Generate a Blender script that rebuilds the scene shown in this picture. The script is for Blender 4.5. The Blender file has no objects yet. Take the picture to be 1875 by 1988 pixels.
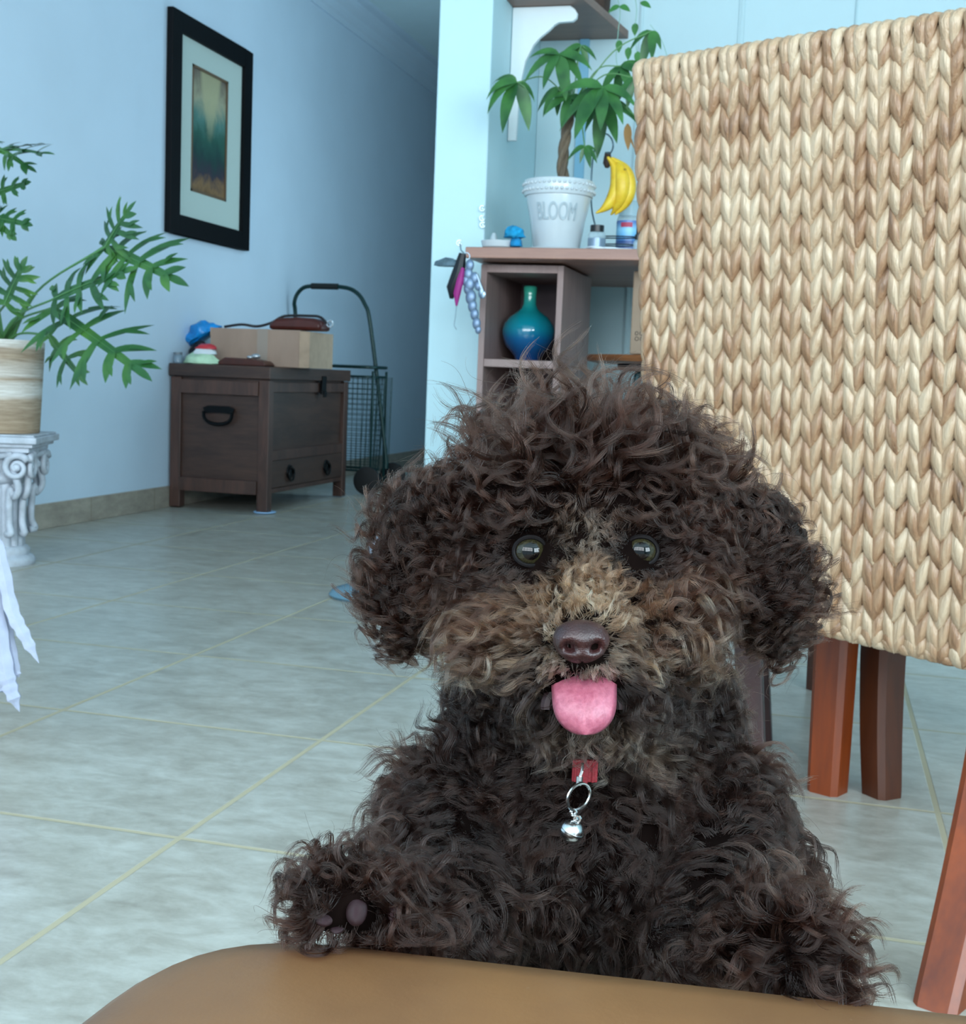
import bpy, bmesh, math, random
import numpy as np
from mathutils import Vector, Matrix, noise
PI = math.pi
sc = bpy.context.scene
col = sc.collection

# ------------------------------------------------------------------ camera
CAM_H = 0.62695
FPX, CX, CY = 2488.0, 937.5, 994.0
PITCH, ROLL, YAW = .104, .0399, -.2558
cp, sp = math.cos(PITCH), math.sin(PITCH)
F = np.array([math.sin(YAW)*cp, math.cos(YAW)*cp, -sp])
X0 = np.array([math.cos(YAW), -math.sin(YAW), 0.])
U0 = np.cross(X0, F)
XR = X0*math.cos(ROLL)+U0*math.sin(ROLL)
UP = -X0*math.sin(ROLL)+U0*math.cos(ROLL)
C0 = np.array([0, 0, CAM_H])
def ray(a, b): return F+XR*(a-CX)/FPX-UP*(b-CY)/FPX
def dp(a, b, D): return C0+ray(a, b)*D                       # point at depth D along a sight line
def pl(a, b, ax, val):                                       # point of a sight line on the plane axis=val
    d = ray(a, b); return C0+d*((val-C0[ax])/d[ax])
def pr(w):
    w = np.asarray(w, float)-C0; d = w@F
    return np.stack([CX+FPX*(w@XR)/d, CY-FPX*(w@UP)/d], -1)
cam = bpy.data.cameras.new('camera'); camo = bpy.data.objects.new('camera', cam); col.objects.link(camo)
camo.matrix_world = Matrix(((XR[0], UP[0], -F[0], 0), (XR[1], UP[1], -F[1], 0), (XR[2], UP[2], -F[2], CAM_H), (0, 0, 0, 1)))
cam.sensor_fit = 'VERTICAL'; cam.sensor_height = 24.0
cam.lens = FPX/1988*24.0
cam.clip_start = 0.02; cam.clip_end = 60
cam.dof.use_dof = True; cam.dof.focus_distance = 0.50; cam.dof.aperture_fstop = 36.0
sc.camera = camo

# ------------------------------------------------------------------ light and exposure
sc.view_settings.view_transform = 'Standard'; sc.view_settings.look = 'None'
sc.view_settings.gamma = 1; sc.view_settings.use_curve_mapping = False
sc.view_settings.exposure = 0.0
w = bpy.data.worlds.new('world'); sc.world = w; w.use_nodes = True
bg = w.node_tree.nodes['Background']; bg.inputs[0].default_value = (.62, .84, 1, 1); bg.inputs[1].default_value = 1.5
def area(name, loc, target, sx, sy, power, colr):
    l = bpy.data.lights.new(name, 'AREA'); l.shape = 'RECTANGLE'; l.size = sx; l.size_y = sy; l.energy = power; l.color = colr
    o = bpy.data.objects.new(name, l); col.objects.link(o); o.location = loc
    o.rotation_euler = (Vector(target)-Vector(loc)).to_track_quat('-Z', 'Y').to_euler()
    return o
# daylight through the glazed doors behind the photographer and an unseen right-hand window added to brighten the left wall
area('daylight_rear_glazing', (-0.35, -2.55, 1.90), (-0.5, 3.0, 1.1), 4.3, 1.4, 200, (.90, .96, 1))
area('added_side_light', (2.95, -1.2, 1.6), (-2.8, 5.2, 1.3), 2.1, 1.6, 190, (.76, .91, 1))

area('added_hall_fill', (-1.40, 6.1, 1.30), (-2.8, 6.2, 1.35), 1.1, 2.0, 11, (.62, .88, 1))  # added fill without a seen source, brightens the hallway wall

# ------------------------------------------------------------------ materials
def lin(h):
    h = h.lstrip('#'); r = [int(h[i:i+2], 16)/255 for i in (0, 2, 4)]
    return tuple(c/12.92 if c <= .04045 else ((c+.055)/1.055)**2.4 for c in r)+(1,)
class NT:
    def __init__(s, name):
        s.m = bpy.data.materials.new(name); s.m.use_nodes = True; s.t = s.m.node_tree; s.b = s.t.nodes['Principled BSDF']
    def n(s, typ, **k):
        nd = s.t.nodes.new(typ)
        for a, v in k.items():
            if a == 'ins':
                for i, x in v.items():
                    if isinstance(x, bpy.types.NodeSocket): s.t.links.new(x, nd.inputs[i])
                    else: nd.inputs[i].default_value = x
            else: setattr(nd, a, v)
        return nd
    def l(s, a, b): s.t.links.new(a, b)
    def math(s, op, a, b=0.0, c=None):
        ins = {0: a, 1: b}
        if c is not None: ins[2] = c
        return s.n('ShaderNodeMath', operation=op, ins=ins).outputs[0]
    def mix(s, f, a, b, mode='MIX'):
        nd = s.n('ShaderNodeMix', data_type='RGBA', blend_type=mode)
        for i, x in ((0, f), (6, a), (7, b)):
            if isinstance(x, bpy.types.NodeSocket): s.l(x, nd.inputs[i])
            else: nd.inputs[i].default_value = x
        return nd.outputs[2]
    def coord(s, out='Object'): return s.n('ShaderNodeTexCoord').outputs[out]
    def noise(s, vec, scale, detail=3, rough=.5, stretch=None, dist=0):
        if stretch:
            vec = s.n('ShaderNodeMapping', ins={0: vec, 3: stretch}).outputs[0]
        return s.n('ShaderNodeTexNoise', ins={'Vector': vec, 'Scale': scale, 'Detail': detail, 'Roughness': rough, 'Distortion': dist}).outputs[0]
    def ramp(s, f, stops):
        nd = s.n('ShaderNodeValToRGB', ins={0: f}); e = nd.color_ramp.elements
        while len(e) < len(stops): e.new(.5)
        for i, (p, c) in enumerate(stops): e[i].position = p; e[i].color = c
        return nd.outputs[0]
    def bump(s, h, dist=.001, strength=.5):
        nd = s.n('ShaderNodeBump', ins={'Strength': strength, 'Distance': dist, 'Height': h})
        s.l(nd.outputs[0], s.b.inputs['Normal'])
    def base(s, c):
        if isinstance(c, bpy.types.NodeSocket): s.l(c, s.b.inputs['Base Color'])
        else: s.b.inputs['Base Color'].default_value = c
def mat(name, c, rough=.5, metal=0, var=0.0, vscale=8, bump=0, bscale=60, stretch=None, **k):
    t = NT(name); c = lin(c) if isinstance(c, str) else tuple(c)+(1,)*(4-len(c))
    t.b.inputs['Roughness'].default_value = rough; t.b.inputs['Metallic'].default_value = metal
    for a, v in k.items(): t.b.inputs[a.replace('_', ' ')].default_value = v
    co = t.coord()
    if var:
        nz = t.noise(co, vscale, 4, .55, stretch)
        d = tuple(x*(1-var) for x in c[:3])+(1,); l = tuple(min(1, x*(1+var)) for x in c[:3])+(1,)
        t.base(t.ramp(nz, [(.3, d), (.7, l)]))
    else: t.base(c)
    if bump: t.bump(t.noise(co, bscale, 3, .6, stretch), bump, .6)
    return t.m
def wood(name, c1, c2, rough=.4, sc_=6, stretch=(1, 1, .08), bump=.0004, coat=0):
    t = NT(name); co = t.coord()
    nz = t.noise(co, sc_*4, 5, .6, stretch, .6); fine = t.noise(co, sc_*30, 2, .5, stretch)
    f = t.math('ADD', t.math('MULTIPLY', nz, .75), t.math('MULTIPLY', fine, .25))
    t.base(t.ramp(f, [(.3, lin(c1)), (.68, lin(c2))])); t.b.inputs['Roughness'].default_value = rough
    t.b.inputs['Coat Weight'].default_value = coat
    t.bump(f, bump, .4); return t.m

# ------------------------------------------------------------------ mesh helpers
class MB:
    def __init__(s): s.v = []; s.f = []; s.mi = []; s.cm = 0
    def add(s, vs, fs, M=None):
        o = len(s.v)
        for v in vs: s.v.append(tuple(M @ Vector(v)) if M is not None else tuple(v))
        for f in fs: s.f.append(tuple(i+o for i in f)); s.mi.append(s.cm)
        return s
    def box(s, lo, hi, M=None):
        x0, y0, z0 = lo; x1, y1, z1 = hi
        vs = [(x0,y0,z0),(x1,y0,z0),(x1,y1,z0),(x0,y1,z0),(x0,y0,z1),(x1,y0,z1),(x1,y1,z1),(x0,y1,z1)]
        return s.add(vs, [(0,3,2,1),(4,5,6,7),(0,1,5,4),(1,2,6,5),(2,3,7,6),(3,0,4,7)], M)
    def cbox(s, c, size, M=None):
        return s.box([c[i]-size[i]/2 for i in range(3)], [c[i]+size[i]/2 for i in range(3)], M)
    def tube(s, pts, r, n=8, cap=True, closed=False):
        pts = [Vector(p) for p in pts]; k = len(pts); rs = r if hasattr(r, '__len__') else [r]*k
        vs = []; up = None
        for i, p in enumerate(pts):
            if closed: t = pts[(i+1) % k]-pts[i-1]
            else: t = pts[min(i+1, k-1)]-pts[max(i-1, 0)]
            t.normalize()
            if up is None:
                up = Vector((0, 0, 1)) if abs(t.z) < .9 else Vector((1, 0, 0))
            a = (up-t*up.dot(t)); a.normalize(); b = t.cross(a); up = a
            for j in range(n):
                q = 2*PI*j/n; vs.append(p+(a*math.cos(q)+b*math.sin(q))*rs[i])
        fs = []
        for i in range(k if closed else k-1):
            for j in range(n):
                i2 = (i+1) % k; fs.append((i*n+j, i*n+(j+1) % n, i2*n+(j+1) % n, i2*n+j))
        if cap and not closed:
            fs.append(tuple(range(n))[::-1]); fs.append(tuple((k-1)*n+j for j in range(n)))
        return s.add(vs, fs)
    def lathe(s, prof, n=32, M=None, a0=0, a1=2*PI):
        full = abs(a1-a0-2*PI) < 1e-6; m = n if full else n+1; vs = []
        for r, z in prof:
            for j in range(m):
                q = a0+(a1-a0)*j/n; vs.append((r*math.cos(q), r*math.sin(q), z))
        fs = []
        for i in range(len(prof)-1):
            for j in range(n):
                j2 = (j+1) % m if full else j+1
                fs.append((i*m+j, i*m+j2, (i+1)*m+j2, (i+1)*m+j))
        if full:
            if prof[0][0] > 1e-6: fs.append(tuple(range(m))[::-1])
            if prof[-1][0] > 1e-6: fs.append(tuple((len(prof)-1)*m+j for j in range(m)))
        return s.add(vs, fs, M)
    def prism(s, poly, h0, h1, M=None):
        n = len(poly); vs = [(x, y, h0) for x, y in poly]+[(x, y, h1) for x, y in poly]
        fs = [tuple(range(n))[::-1], tuple(range(n, 2*n))]+[(i, (i+1) % n, n+(i+1) % n, n+i) for i in range(n)]
        return s.add(vs, fs, M)
    def ball(s, c, r, n=16, m=10):
        r = r if hasattr(r, '__len__') else (r, r, r)
        vs = [(c[0]+r[0]*math.sin(PI*i/m)*math.cos(2*PI*j/n), c[1]+r[1]*math.sin(PI*i/m)*math.sin(2*PI*j/n), c[2]+r[2]*math.cos(PI*i/m)) for i in range(m+1) for j in range(n)]
        return s.add(vs, [(i*n+j, (i+1)*n+j, (i+1)*n+(j+1) % n, i*n+(j+1) % n) for i in range(m) for j in range(n)])
    def build(s, name, m, parent=None, smooth=True, bevel=0, loc=None, rot=0, angle=38, sub=0, weld=True):
        me = bpy.data.meshes.new(name); me.from_pydata(s.v, [], s.f); 
        ms = m if isinstance(m, (list, tuple)) else [m]
        for q in ms: me.materials.append(q)
        if len(ms) > 1: me.polygons.foreach_set('material_index', s.mi)
        bm = bmesh.new(); bm.from_mesh(me)
        if weld: bmesh.ops.remove_doubles(bm, verts=bm.verts, dist=1e-6)
        bmesh.ops.recalc_face_normals(bm, faces=bm.faces); bm.to_mesh(me); bm.free()
        o = bpy.data.objects.new(name, me); col.objects.link(o)
        if parent is not None: o.parent = parent
        if loc is not None: o.location = loc
        if rot: o.rotation_euler.z = rot
        if bevel:
            b = o.modifiers.new('bevel', 'BEVEL'); b.width = bevel; b.segments = 2; b.limit_method = 'ANGLE'; b.angle_limit = math.radians(40)
        if sub:
            b = o.modifiers.new('sub', 'SUBSURF'); b.levels = sub; b.render_levels = sub
        if smooth:
            me.polygons.foreach_set('use_smooth', [True]*len(me.polygons))
            if not sub: me.set_sharp_from_angle(angle=math.radians(angle))
        return o
def thing(name, label, cat, loc=(0, 0, 0), rot=0, group=None):
    o = bpy.data.objects.new(name, None); col.objects.link(o); o.location = [float(x) for x in loc]; o.rotation_euler = (0, 0, rot); o.empty_display_size = .05
    return tag(o, label, cat, group)
def tag(o, label, cat, group=None):
    o['label'] = label; o['category'] = cat
    if group: o['group'] = group
    return o
def struct(o): o['kind'] = 'structure'; return o
def sub(a, b): return [float(a[i]-b[i]) for i in range(3)]
def T(v): return Matrix.Translation([float(x) for x in v])
def bez(p, n=16):                                            # Catmull-Rom through points
    p = [Vector(q) for q in p]; p = [p[0]*2-p[1]]+p+[p[-1]*2-p[-2]]; out = []
    for i in range(1, len(p)-2):
        for k in range(n):
            t = k/n; a, b, c, d = p[i-1:i+3]
            out.append(.5*((2*b)+(c-a)*t+(2*a-5*b+4*c-d)*t*t+(3*b-a-3*c+d)*t**3))
    out.append(p[-2]); return out
PY = 4.30; PXL = float(pl(852, 50, 1, PY)[0]); PXR = float(pl(950, 200, 1, PY)[0]); YB = 5.02
# ================================================================== the room
def paint(name, c, rough=.55):
    return mat(name, c, rough, var=.025, vscale=3, bump=.0006, bscale=90)
M_wl = paint('paint_left_wall', (.63, .77, .90)); M_col = paint('paint_partition', (.55, .78, .84)); M_ceil = mat('paint_ceiling', (.70, .86, .90), .8, var=.04, vscale=2, bump=.001, bscale=30)
M_white = paint('paint_white_trim', (.78, .86, .88), .4); M_nook = paint('paint_nook', (.52, .70, .75))
# floor: 0.5 m ceramic tiles, sand grout
t = NT('floor_tiles'); co = t.coord(); xyz = t.n('ShaderNodeSeparateXYZ', ins={0: co})
def cell(o, off):
    v = t.math('ADD', o, off); v = t.math('DIVIDE', v, .5); fr = t.math('FRACT', v); a = t.math('SUBTRACT', fr, .5); a = t.math('ABSOLUTE', a)
    return t.math('FLOOR', v), t.math('SUBTRACT', .5, a)
fx, gx = cell(xyz.outputs[0], 10-.206); fy, gy = cell(xyz.outputs[1], 10-.004)
g = t.math('MINIMUM', gx, gy)
grout = t.n('ShaderNodeMapRange', ins={0: g, 1: .0075, 2: .0105, 3: 1.0, 4: 0.0}).outputs[0]
tid = t.n('ShaderNodeCombineXYZ', ins={0: t.math('MULTIPLY', fx, 7.13), 1: t.math('MULTIPLY', fy, 3.71), 2: 0.0}).outputs[0]
vec = t.n('ShaderNodeVectorMath', operation='ADD', ins={0: co, 1: tid}).outputs[0]
n1 = t.noise(vec, 15, 8, .70, (.75, 1.25, 1), .5); n2 = t.noise(vec, 5, 4, .6, (.8, 1.1, 1), .4); n3 = t.noise(vec, 40, 4, .7, (.7, 1.2, 1))
f = t.math('ADD', t.math('ADD', t.math('MULTIPLY', n1, .5), t.math('MULTIPLY', n2, .25)), t.math('MULTIPLY', n3, .25))
tile = t.ramp(f, [(.34, lin('#8d877c')), (.46, lin('#a39f94')), (.56, lin('#b4b2a9')), (.68, lin('#c5c4bc'))])
t.base(t.mix(grout, tile, lin('#b0a68c')))
t.l(t.n('ShaderNodeMapRange', ins={0: grout, 3: .30, 4: .75}).outputs[0], t.b.inputs['Roughness'])
t.bump(t.math('SUBTRACT', t.math('MULTIPLY', f, .08), grout), .0012, .6)
M_floor = t.m
struct(MB().box((-2.95, -2.75, -.06), (3.2, 12.2, 0)).build('floor', M_floor, smooth=False))
struct(MB().box((-2.95, -2.75, 2.75), (3.2, 12.2, 2.85)).build('ceiling', M_ceil, smooth=False))
struct(MB().box((-2.95, -2.75, 0), (-2.80, 12.2, 2.75)).build('wall_left', M_wl, smooth=False))
struct(MB().box((3.05, -2.75, 0), (3.2, -2.3, 2.75)).box((3.05, -.1, 0), (3.2, 5.12, 2.75)).box((3.05, -2.3, 0), (3.2, -.1, .8)).box((3.05, -2.3, 2.4), (3.2, -.1, 2.75)).build('wall_right', M_nook, smooth=False))
struct(MB().box((-2.8, 12.05, 0), (PXR, 12.2, 2.75)).build('wall_far', M_wl, smooth=False))
# partition between hallway and nook: end face towards the room
struct(MB().box((PXL, PY, 0), (PXR, 12.05, 2.75)).build('wall_partition', M_col, bevel=.006, smooth=False))
# nook wall with shallow boards
nb = MB(); xs = [PXR, -.766, -.391, .02, .62, 1.22, 1.82, 2.42, 3.05]
for a, b in zip(xs[:-1], xs[1:]): nb.box((a+.0015, YB, 0), (b-.0015, YB+.1, 2.75))
nb.box((PXR, YB+.008, 0), (3.05, YB+.12, 2.75))
struct(nb.build('wall_back', M_nook, smooth=False))
# joint battens on that wall
k = 1
for x, wd in ((-.391, .020), (-.766, .014), (.02, .006)):
    b = MB(); b.box((x-wd/2, YB-.008, 0), (x+wd/2, YB+.005, 2.75)); b.box((x-wd*.12, YB-.012, 0), (x+wd*.12, YB, 2.75))
    struct(b.build('trim_%d' % k, M_nook, bevel=.001, smooth=False)); k += 1
struct(MB().box((-.998, YB-.014, 1.05), (-.962, YB+.004, 2.75)).build('trim_%d' % k, mat('pale_blue_batten', '#7fb8d4', .5), smooth=False)); k += 1
struct(MB().box((-2.95, -2.75, 0), (-2.65, -2.6, 2.75)).box((1.95, -2.75, 0), (3.2, -2.6, 2.75)).box((-2.65, -2.75, 2.65), (1.95, -2.6, 2.75)).build('wall_rear', M_nook, smooth=False))
wf = MB()
for x in (-2.63, -1.5, -.4, .75, 1.93): wf.box((x-.03, -2.54, .0), (x+.03, -2.46, 2.65))
for z in (.03, 1.75, 2.62): wf.box((-2.65, -2.54, z-.03), (1.95, -2.46, z+.03))
struct(wf.build('window_1', M_white, smooth=False))
wf = MB()
for y in (-2.28, -1.2, -.12): wf.box((2.86, y-.03, .8), (2.92, y+.03, 2.4))
for z in (.83, 2.37): wf.box((2.86, -2.3, z-.03), (2.92, -.1, z+.03))
struct(wf.build('added_window_2', M_white, smooth=False))  # frame for the unseen side window added for its light
dm = MB()
for y in (5.50, 6.70): dm.box((PXL-.03, y-.035, 0), (PXL, y+.035, 2.37))
dm.box((PXL-.03, 5.465, 2.30), (PXL, 6.735, 2.37)); struct(dm.build('added_door_1', M_white, smooth=False))  # unseen door frame, added to go with the hallway fill light
# crown moulding: stepped coving along the hallway ceiling
pf = [(0, 2.60), (.012, 2.60), (.018, 2.625), (.035, 2.64), (.045, 2.67), (.08, 2.70), (.09, 2.725), (.13, 2.735), (.135, 2.75), (0, 2.75)]
cr = MB(); cr.add([(-2.80+a, y, z) for y in (-2.6, 12.05) for a, z in pf], [(i, (i+1) % 10, 10+(i+1) % 10, 10+i) for i in range(10)])
struct(cr.build('trim_%d' % k, M_wl, smooth=False)); k += 1
M_skirt = NT('skirting_tile'); c_ = M_skirt.coord(); sx = M_skirt.n('ShaderNodeSeparateXYZ', ins={0: c_})
nz = M_skirt.noise(c_, 9, 6, .65, (1, 1, 2.5)); jj = M_skirt.math('LESS_THAN', M_skirt.math('FRACT', M_skirt.math('DIVIDE', M_skirt.math('ADD', sx.outputs[1], 9.996), .5)), .008)
M_skirt.base(M_skirt.mix(jj, M_skirt.ramp(nz, [(.3, lin('#8d8478')), (.7, lin('#b3aa9b'))]), lin('#8a7d68'))); M_skirt.b.inputs['Roughness'].default_value = .35
struct(MB().box((-2.80, -2.6, 0), (-2.788, 12.05, .095)).build('baseboard_left', M_skirt.m, bevel=.002, smooth=False))
struct(MB().box((PXR, YB-.012, 0), (3.05, YB, .095)).build('baseboard_back', M_skirt.m, bevel=.002, smooth=False))

# ================================================================== hallway wall: framed picture
pic = thing('framed_picture', 'tall art print in wide black frame with pale mat, hung on the left wall', 'picture', (-2.80, 5.47, 1.67))
y0, y1, z0, z1 = -.395, .395, -.47, .47
fr = MB(); fw = .085
for a in ((y0, y0+fw, z0, z1), (y1-fw, y1, z0, z1), (y0+fw, y1-fw, z0, z0+fw), (y0+fw, y1-fw, z1-fw, z1)):
    fr.box((.002, a[0], a[2]), (.032, a[1], a[3]))
fr.build('frame', mat('black_frame', '#05080c', .6, Specular_IOR_Level=.15), pic, bevel=.003, smooth=False)
mt = MB(); g1 = (-.185, .165, -.265, .285)
for a in ((y0+fw, g1[0], z0+fw, z1-fw), (g1[1], y1-fw, z0+fw, z1-fw), (g1[0], g1[1], z0+fw, g1[2]), (g1[0], g1[1], g1[3], z1-fw)):
    mt.box((.002, a[0], a[2]), (.014, a[1], a[3]))
mt.build('mat_board', mat('mat_board', (.50, .60, .56), .8), pic, smooth=False)
gi = MB(); e = .012
for a in ((g1[0], g1[0]+e, g1[2], g1[3]), (g1[1]-e, g1[1], g1[2], g1[3]), (g1[0], g1[1], g1[2], g1[2]+e), (g1[0], g1[1], g1[3]-e, g1[3])):
    gi.box((.012, a[0], a[2]), (.016, a[1], a[3]))
gi.build('inner_border', mat('gilt_border', '#6b5640', .4), pic, smooth=False)
t = NT('art_print'); co = t.coord(); s_ = t.n('ShaderNodeSeparateXYZ', ins={0: co})
zz = t.math('ADD', t.math('MULTIPLY', s_.outputs[2], 1.8), .5)                       # 0..1 up the print
nz = t.noise(co, 9, 5, .6, (1, 1.5, 1), .8); zz2 = t.math('ADD', zz, t.math('MULTIPLY', t.math('SUBTRACT', nz, .5), .35))
c1 = t.ramp(zz2, [(0, lin('#5a4028')), (.10, lin('#8a6b48')), (.2, lin('#3a3440')), (.32, lin('#23413e')), (.5, lin('#2f5d50')), (.66, lin('#57837a')), (.8, lin('#a9a78c')), (1, lin('#5b4a46'))])
yy = t.math('ABSOLUTE', t.math('ADD', s_.outputs[1], .0)); vv = t.math('SUBTRACT', t.math('MULTIPLY', zz, .16), yy)      # a pale wedge of light between slopes
wedge = t.n('ShaderNodeMapRange', ins={0: t.math('ADD', vv, t.math('MULTIPLY', nz, .06)), 1: .07, 2: .10}).outputs[0]
up = t.n('ShaderNodeMapRange', ins={0: zz, 1: .45, 2: .7}).outputs[0]
t.base(t.mix(t.math('MULTIPLY', t.math('MULTIPLY', wedge, up), .8), c1, lin('#b9b58f'))); t.b.inputs['Roughness'].default_value = .35
MB().box((.002, g1[0]+.001, g1[2]+.001), (.010, g1[1]-.001, g1[3]-.001)).build('print', t.m, pic, smooth=False)

# ================================================================== wooden chest
chest = thing('storage_chest', 'dark brown wooden chest with black iron handles standing against the left wall', 'chest', (-2.55, 5.605, 0))
M_ch = wood('chest_wood', '#32211c', '#5b3e34', .45, 5, (1, 1, .12)); M_chx = wood('chest_panel', '#2d1d18', '#50372d', .45, 5, (.12, .12, 1)); M_iron = mat('black_iron', '#0d1013', .45, .7)
hx, hy = .235, .475; Hc = .633
for sx_ in (-1, 1):
    for sy_ in (-1, 1): MB().box((sx_*hx-(.05 if sx_ > 0 else 0), sy_*hy-(.05 if sy_ > 0 else 0), 0), (sx_*hx+(0 if sx_ > 0 else .05), sy_*hy+(0 if sy_ > 0 else .05), .575)).build('corner_post', M_ch, chest, bevel=.003, smooth=False)
b = MB()
for z_ in (.105, .535):
    for s_ in (-1, 1):
        b.box((-hx+.05, s_*(hy-.008)-.018, z_-.03), (hx-.05, s_*(hy-.008)+.018 if s_ < 0 else s_*(hy-.008), z_+.03)); 
for z_ in (.245, .545): b.box((hx-.03, -hy+.05, z_-.022), (hx-.004, hy-.05, z_+.022))
b.box((hx-.03, -hy+.05, .08), (hx-.004, hy-.05, .10))
b.build('rail', M_ch, chest, bevel=.002, smooth=False)
b = MB(); b.box((-hx+.01, -hy+.016, .085), (hx-.018, hy-.016, .579)); b.build('body', M_chx, chest, smooth=False)
lid = MB().box((-hx-.006, -hy-.01, .578), (hx+.008, hy+.01, Hc)).build('lid', M_chx, chest, bevel=.004, smooth=False)
d = MB().box((hx-.02, -.425, .103), (hx-.002, .425, .222)).build('drawer', M_chx, chest, bevel=.002, smooth=False)
for y_ in (-.235, .205):
    h = MB(); Mx = T((hx-.001, y_, .165)) @ Matrix.Rotation(PI/2, 4, 'Y'); h.lathe([(0, .006), (.03, .006), (.034, 0)], 20, Mx)
    h.tube([(hx+.010, y_+.030*math.sin(q), .155-.030*math.cos(q)) for q in np.linspace(-2.4, 2.4, 14)], .005, 6)
    h.ball((hx+.008, y_, .185), .009)
    h.build('ring_pull', M_iron, d)
h = MB(); Mx = T((0, -hy-.0005, .425)) @ Matrix.Rotation(PI/2, 4, 'X')
h.prism([(-.075, .02), (-.05, .03), (.05, .03), (.075, .02), (.065, -.005), (.03, .0), (-.03, 0), (-.065, -.005)], 0, .006, Mx)
h.tube([(.068*math.sin(q), -hy-.014, .430-.055*abs(math.cos(q))**.6) for q in np.linspace(-PI/2, PI/2, 15)], .008, 6)
h.build('bail_handle', M_iron, chest)
MB().box((hx, .10, .515), (hx+.014, .15, .60)).box((hx+.012, .11, .50), (hx+.02, .14, .53)).build('hasp', M_iron, chest, bevel=.002, smooth=False)
tray = MB().lathe([(0, 0), (.04, 0), (.05, .006), (.049, .009), (.0, .006)], 24).build('floor_protector', mat('pale_blue_plastic', '#9cc6f0', .4), loc=(-2.335, 5.155, 0.0001))
tag(tray, 'pale blue round plastic cup under the front foot of the wooden chest', 'coaster')
chest.location.z = .006

TZ = Hc+.0065
# cardboard box on the chest
M_card = mat('cardboard', '#a88d7c', .8, var=.08, vscale=14, stretch=(1, 1, .3))
M_ced = mat('cardboard_edge', '#b59b84', .85, var=.1, vscale=20)
bx = thing('cardboard_box', 'long plain cardboard box lying on top of the wooden chest', 'box', (-2.405, 5.44, TZ), rot=0)
MB().box((-.285, -.13, 0), (.15, .13, .165)).build('body', M_card, bx, bevel=.003, smooth=False)
MB().box((-.285, -.1315, .13), (-.278, .1315, .1665)).build('flap', M_ced, bx, bevel=.002, smooth=False)
MB().box((.1505, -.14, 0.0), (.20, .14, .16)).build('flap', M_ced, bx, bevel=.002, smooth=False)
MB().box((-.055, -.1312, 0), (-.005, .1312, .1662)).build('tape', mat('packing_tape', '#a49386', .3), bx, smooth=False)
# leather bags: one on the box, one on the chest lid with a strap over the box
M_lea = mat('russet_leather', '#4f1f18', .35, var=.2, vscale=20); M_dk = mat('black_strap', '#150f14', .5)
bg1 = thing('leather_bag', 'russet leather pouch bag with dark strap lying on the cardboard box', 'bag', (-2.30, 5.42, TZ+.1675))
bb = MB(); n_ = 14
prof = [(-.135, .0), (-.13, .025), (-.10, .05), (0, .058), (.08, .055), (.12, .04), (.125, 0)]
bb.prism([(x, z) for x, z in prof], -.06, .06, Matrix.Rotation(PI/2, 4, 'X')); bb.build('pouch', M_lea, bg1, bevel=.016)
MB().tube(bez([(-.36, -.03, .006), (-.27, -.04, .018), (-.20, -.03, .012), (-.13, -.03, .03), (-.07, -.02, .062), (.05, -.02, .066), (.10, -.02, .062), (.135, -.02, .035)], 6), .006, 6).build('strap', M_dk, bg1)
MB().tube([(.148+.014*math.cos(q), -.02, .034+.014*math.sin(q)) for q in np.linspace(0, 2*PI, 16)[:-1]], .004, 6, closed=True).build('ring', mat('steel', '#d5d8da', .2, 1), bg1)
bg2 = thing('leather_bag', 'flat brown leather purse with metal clasp on the chest lid before the cardboard box', 'bag', (-2.475, 5.235, TZ))
bb = MB(); bb.prism([(-.11, 0), (-.115, .014), (-.08, .034), (.05, .03), (.10, .022), (.115, .006), (.11, 0)], -.05, .05, Matrix.Rotation(PI/2, 4, 'X')); bb.build('pouch', mat('brown_leather', '#4a2218', .35, var=.2, vscale=20), bg2, bevel=.008)
MB().ball((.055, -.02, .043), (.022, .018, .012)).ball((.03, -.03, .038), (.014, .01, .008)).build('clasp', mat('silver_clasp', '#c9ccd0', .3, .8), bg2)
# blue bag, snack bag, dark pouch, small jar
def crumple(seed, r, amp, sub_=3, squash=(1, 1, 1)):
    bm = bmesh.new(); bmesh.ops.create_icosphere(bm, subdivisions=sub_, radius=1)
    for v in bm.verts:
        q = v.co.copy(); k_ = 1+amp*noise.fractal(q*1.7+Vector((seed, seed*.7, 0)), 1, 2, 3)+amp*.5*abs(noise.noise(q*5+Vector((seed, 0, 0))))
        v.co = Vector((q.x*r[0], q.y*r[1], q.z*r[2]))*k_
        if v.co.z < 0: v.co.z *= .15
    m = MB(); bm.verts.ensure_lookup_table(); m.add([v.co.copy() for v in bm.verts], [[v.index for v in f_.verts] for f_ in bm.faces]); bm.free(); return m
M_blue = mat('blue_plastic_film', '#0f83c9', .3, var=.3, vscale=18)
pb = crumple(3, (.080, .055, .060), .4).build('plastic_bag', M_blue, loc=(-2.742, 5.34, TZ+.122)); pb.rotation_euler = (0, -.55, 0)
tag(pb, 'bright blue crumpled plastic bag piled at the wall end of the wooden chest', 'bag')
dkp = crumple(8, (.055, .045, .085), .25).build('fabric_pouch', mat('black_navy_fabric', '#0c1420', .8, var=.5, vscale=10), loc=(-2.735, 5.31, TZ+.012))
tag(dkp, 'black and navy cloth pouch under the blue bag on the chest', 'pouch')
sn = thing('snack_bag', 'pale green and white snack packet with a red band on the chest', 'packet', (-2.67, 5.185, TZ))
sn_b = crumple(5, (.075, .040, .05), .2); sn_b.build('packet', mat('pale_green_foil', '#b9d9b8', .35, var=.25, vscale=16), sn, loc=(0, 0, .004))
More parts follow.
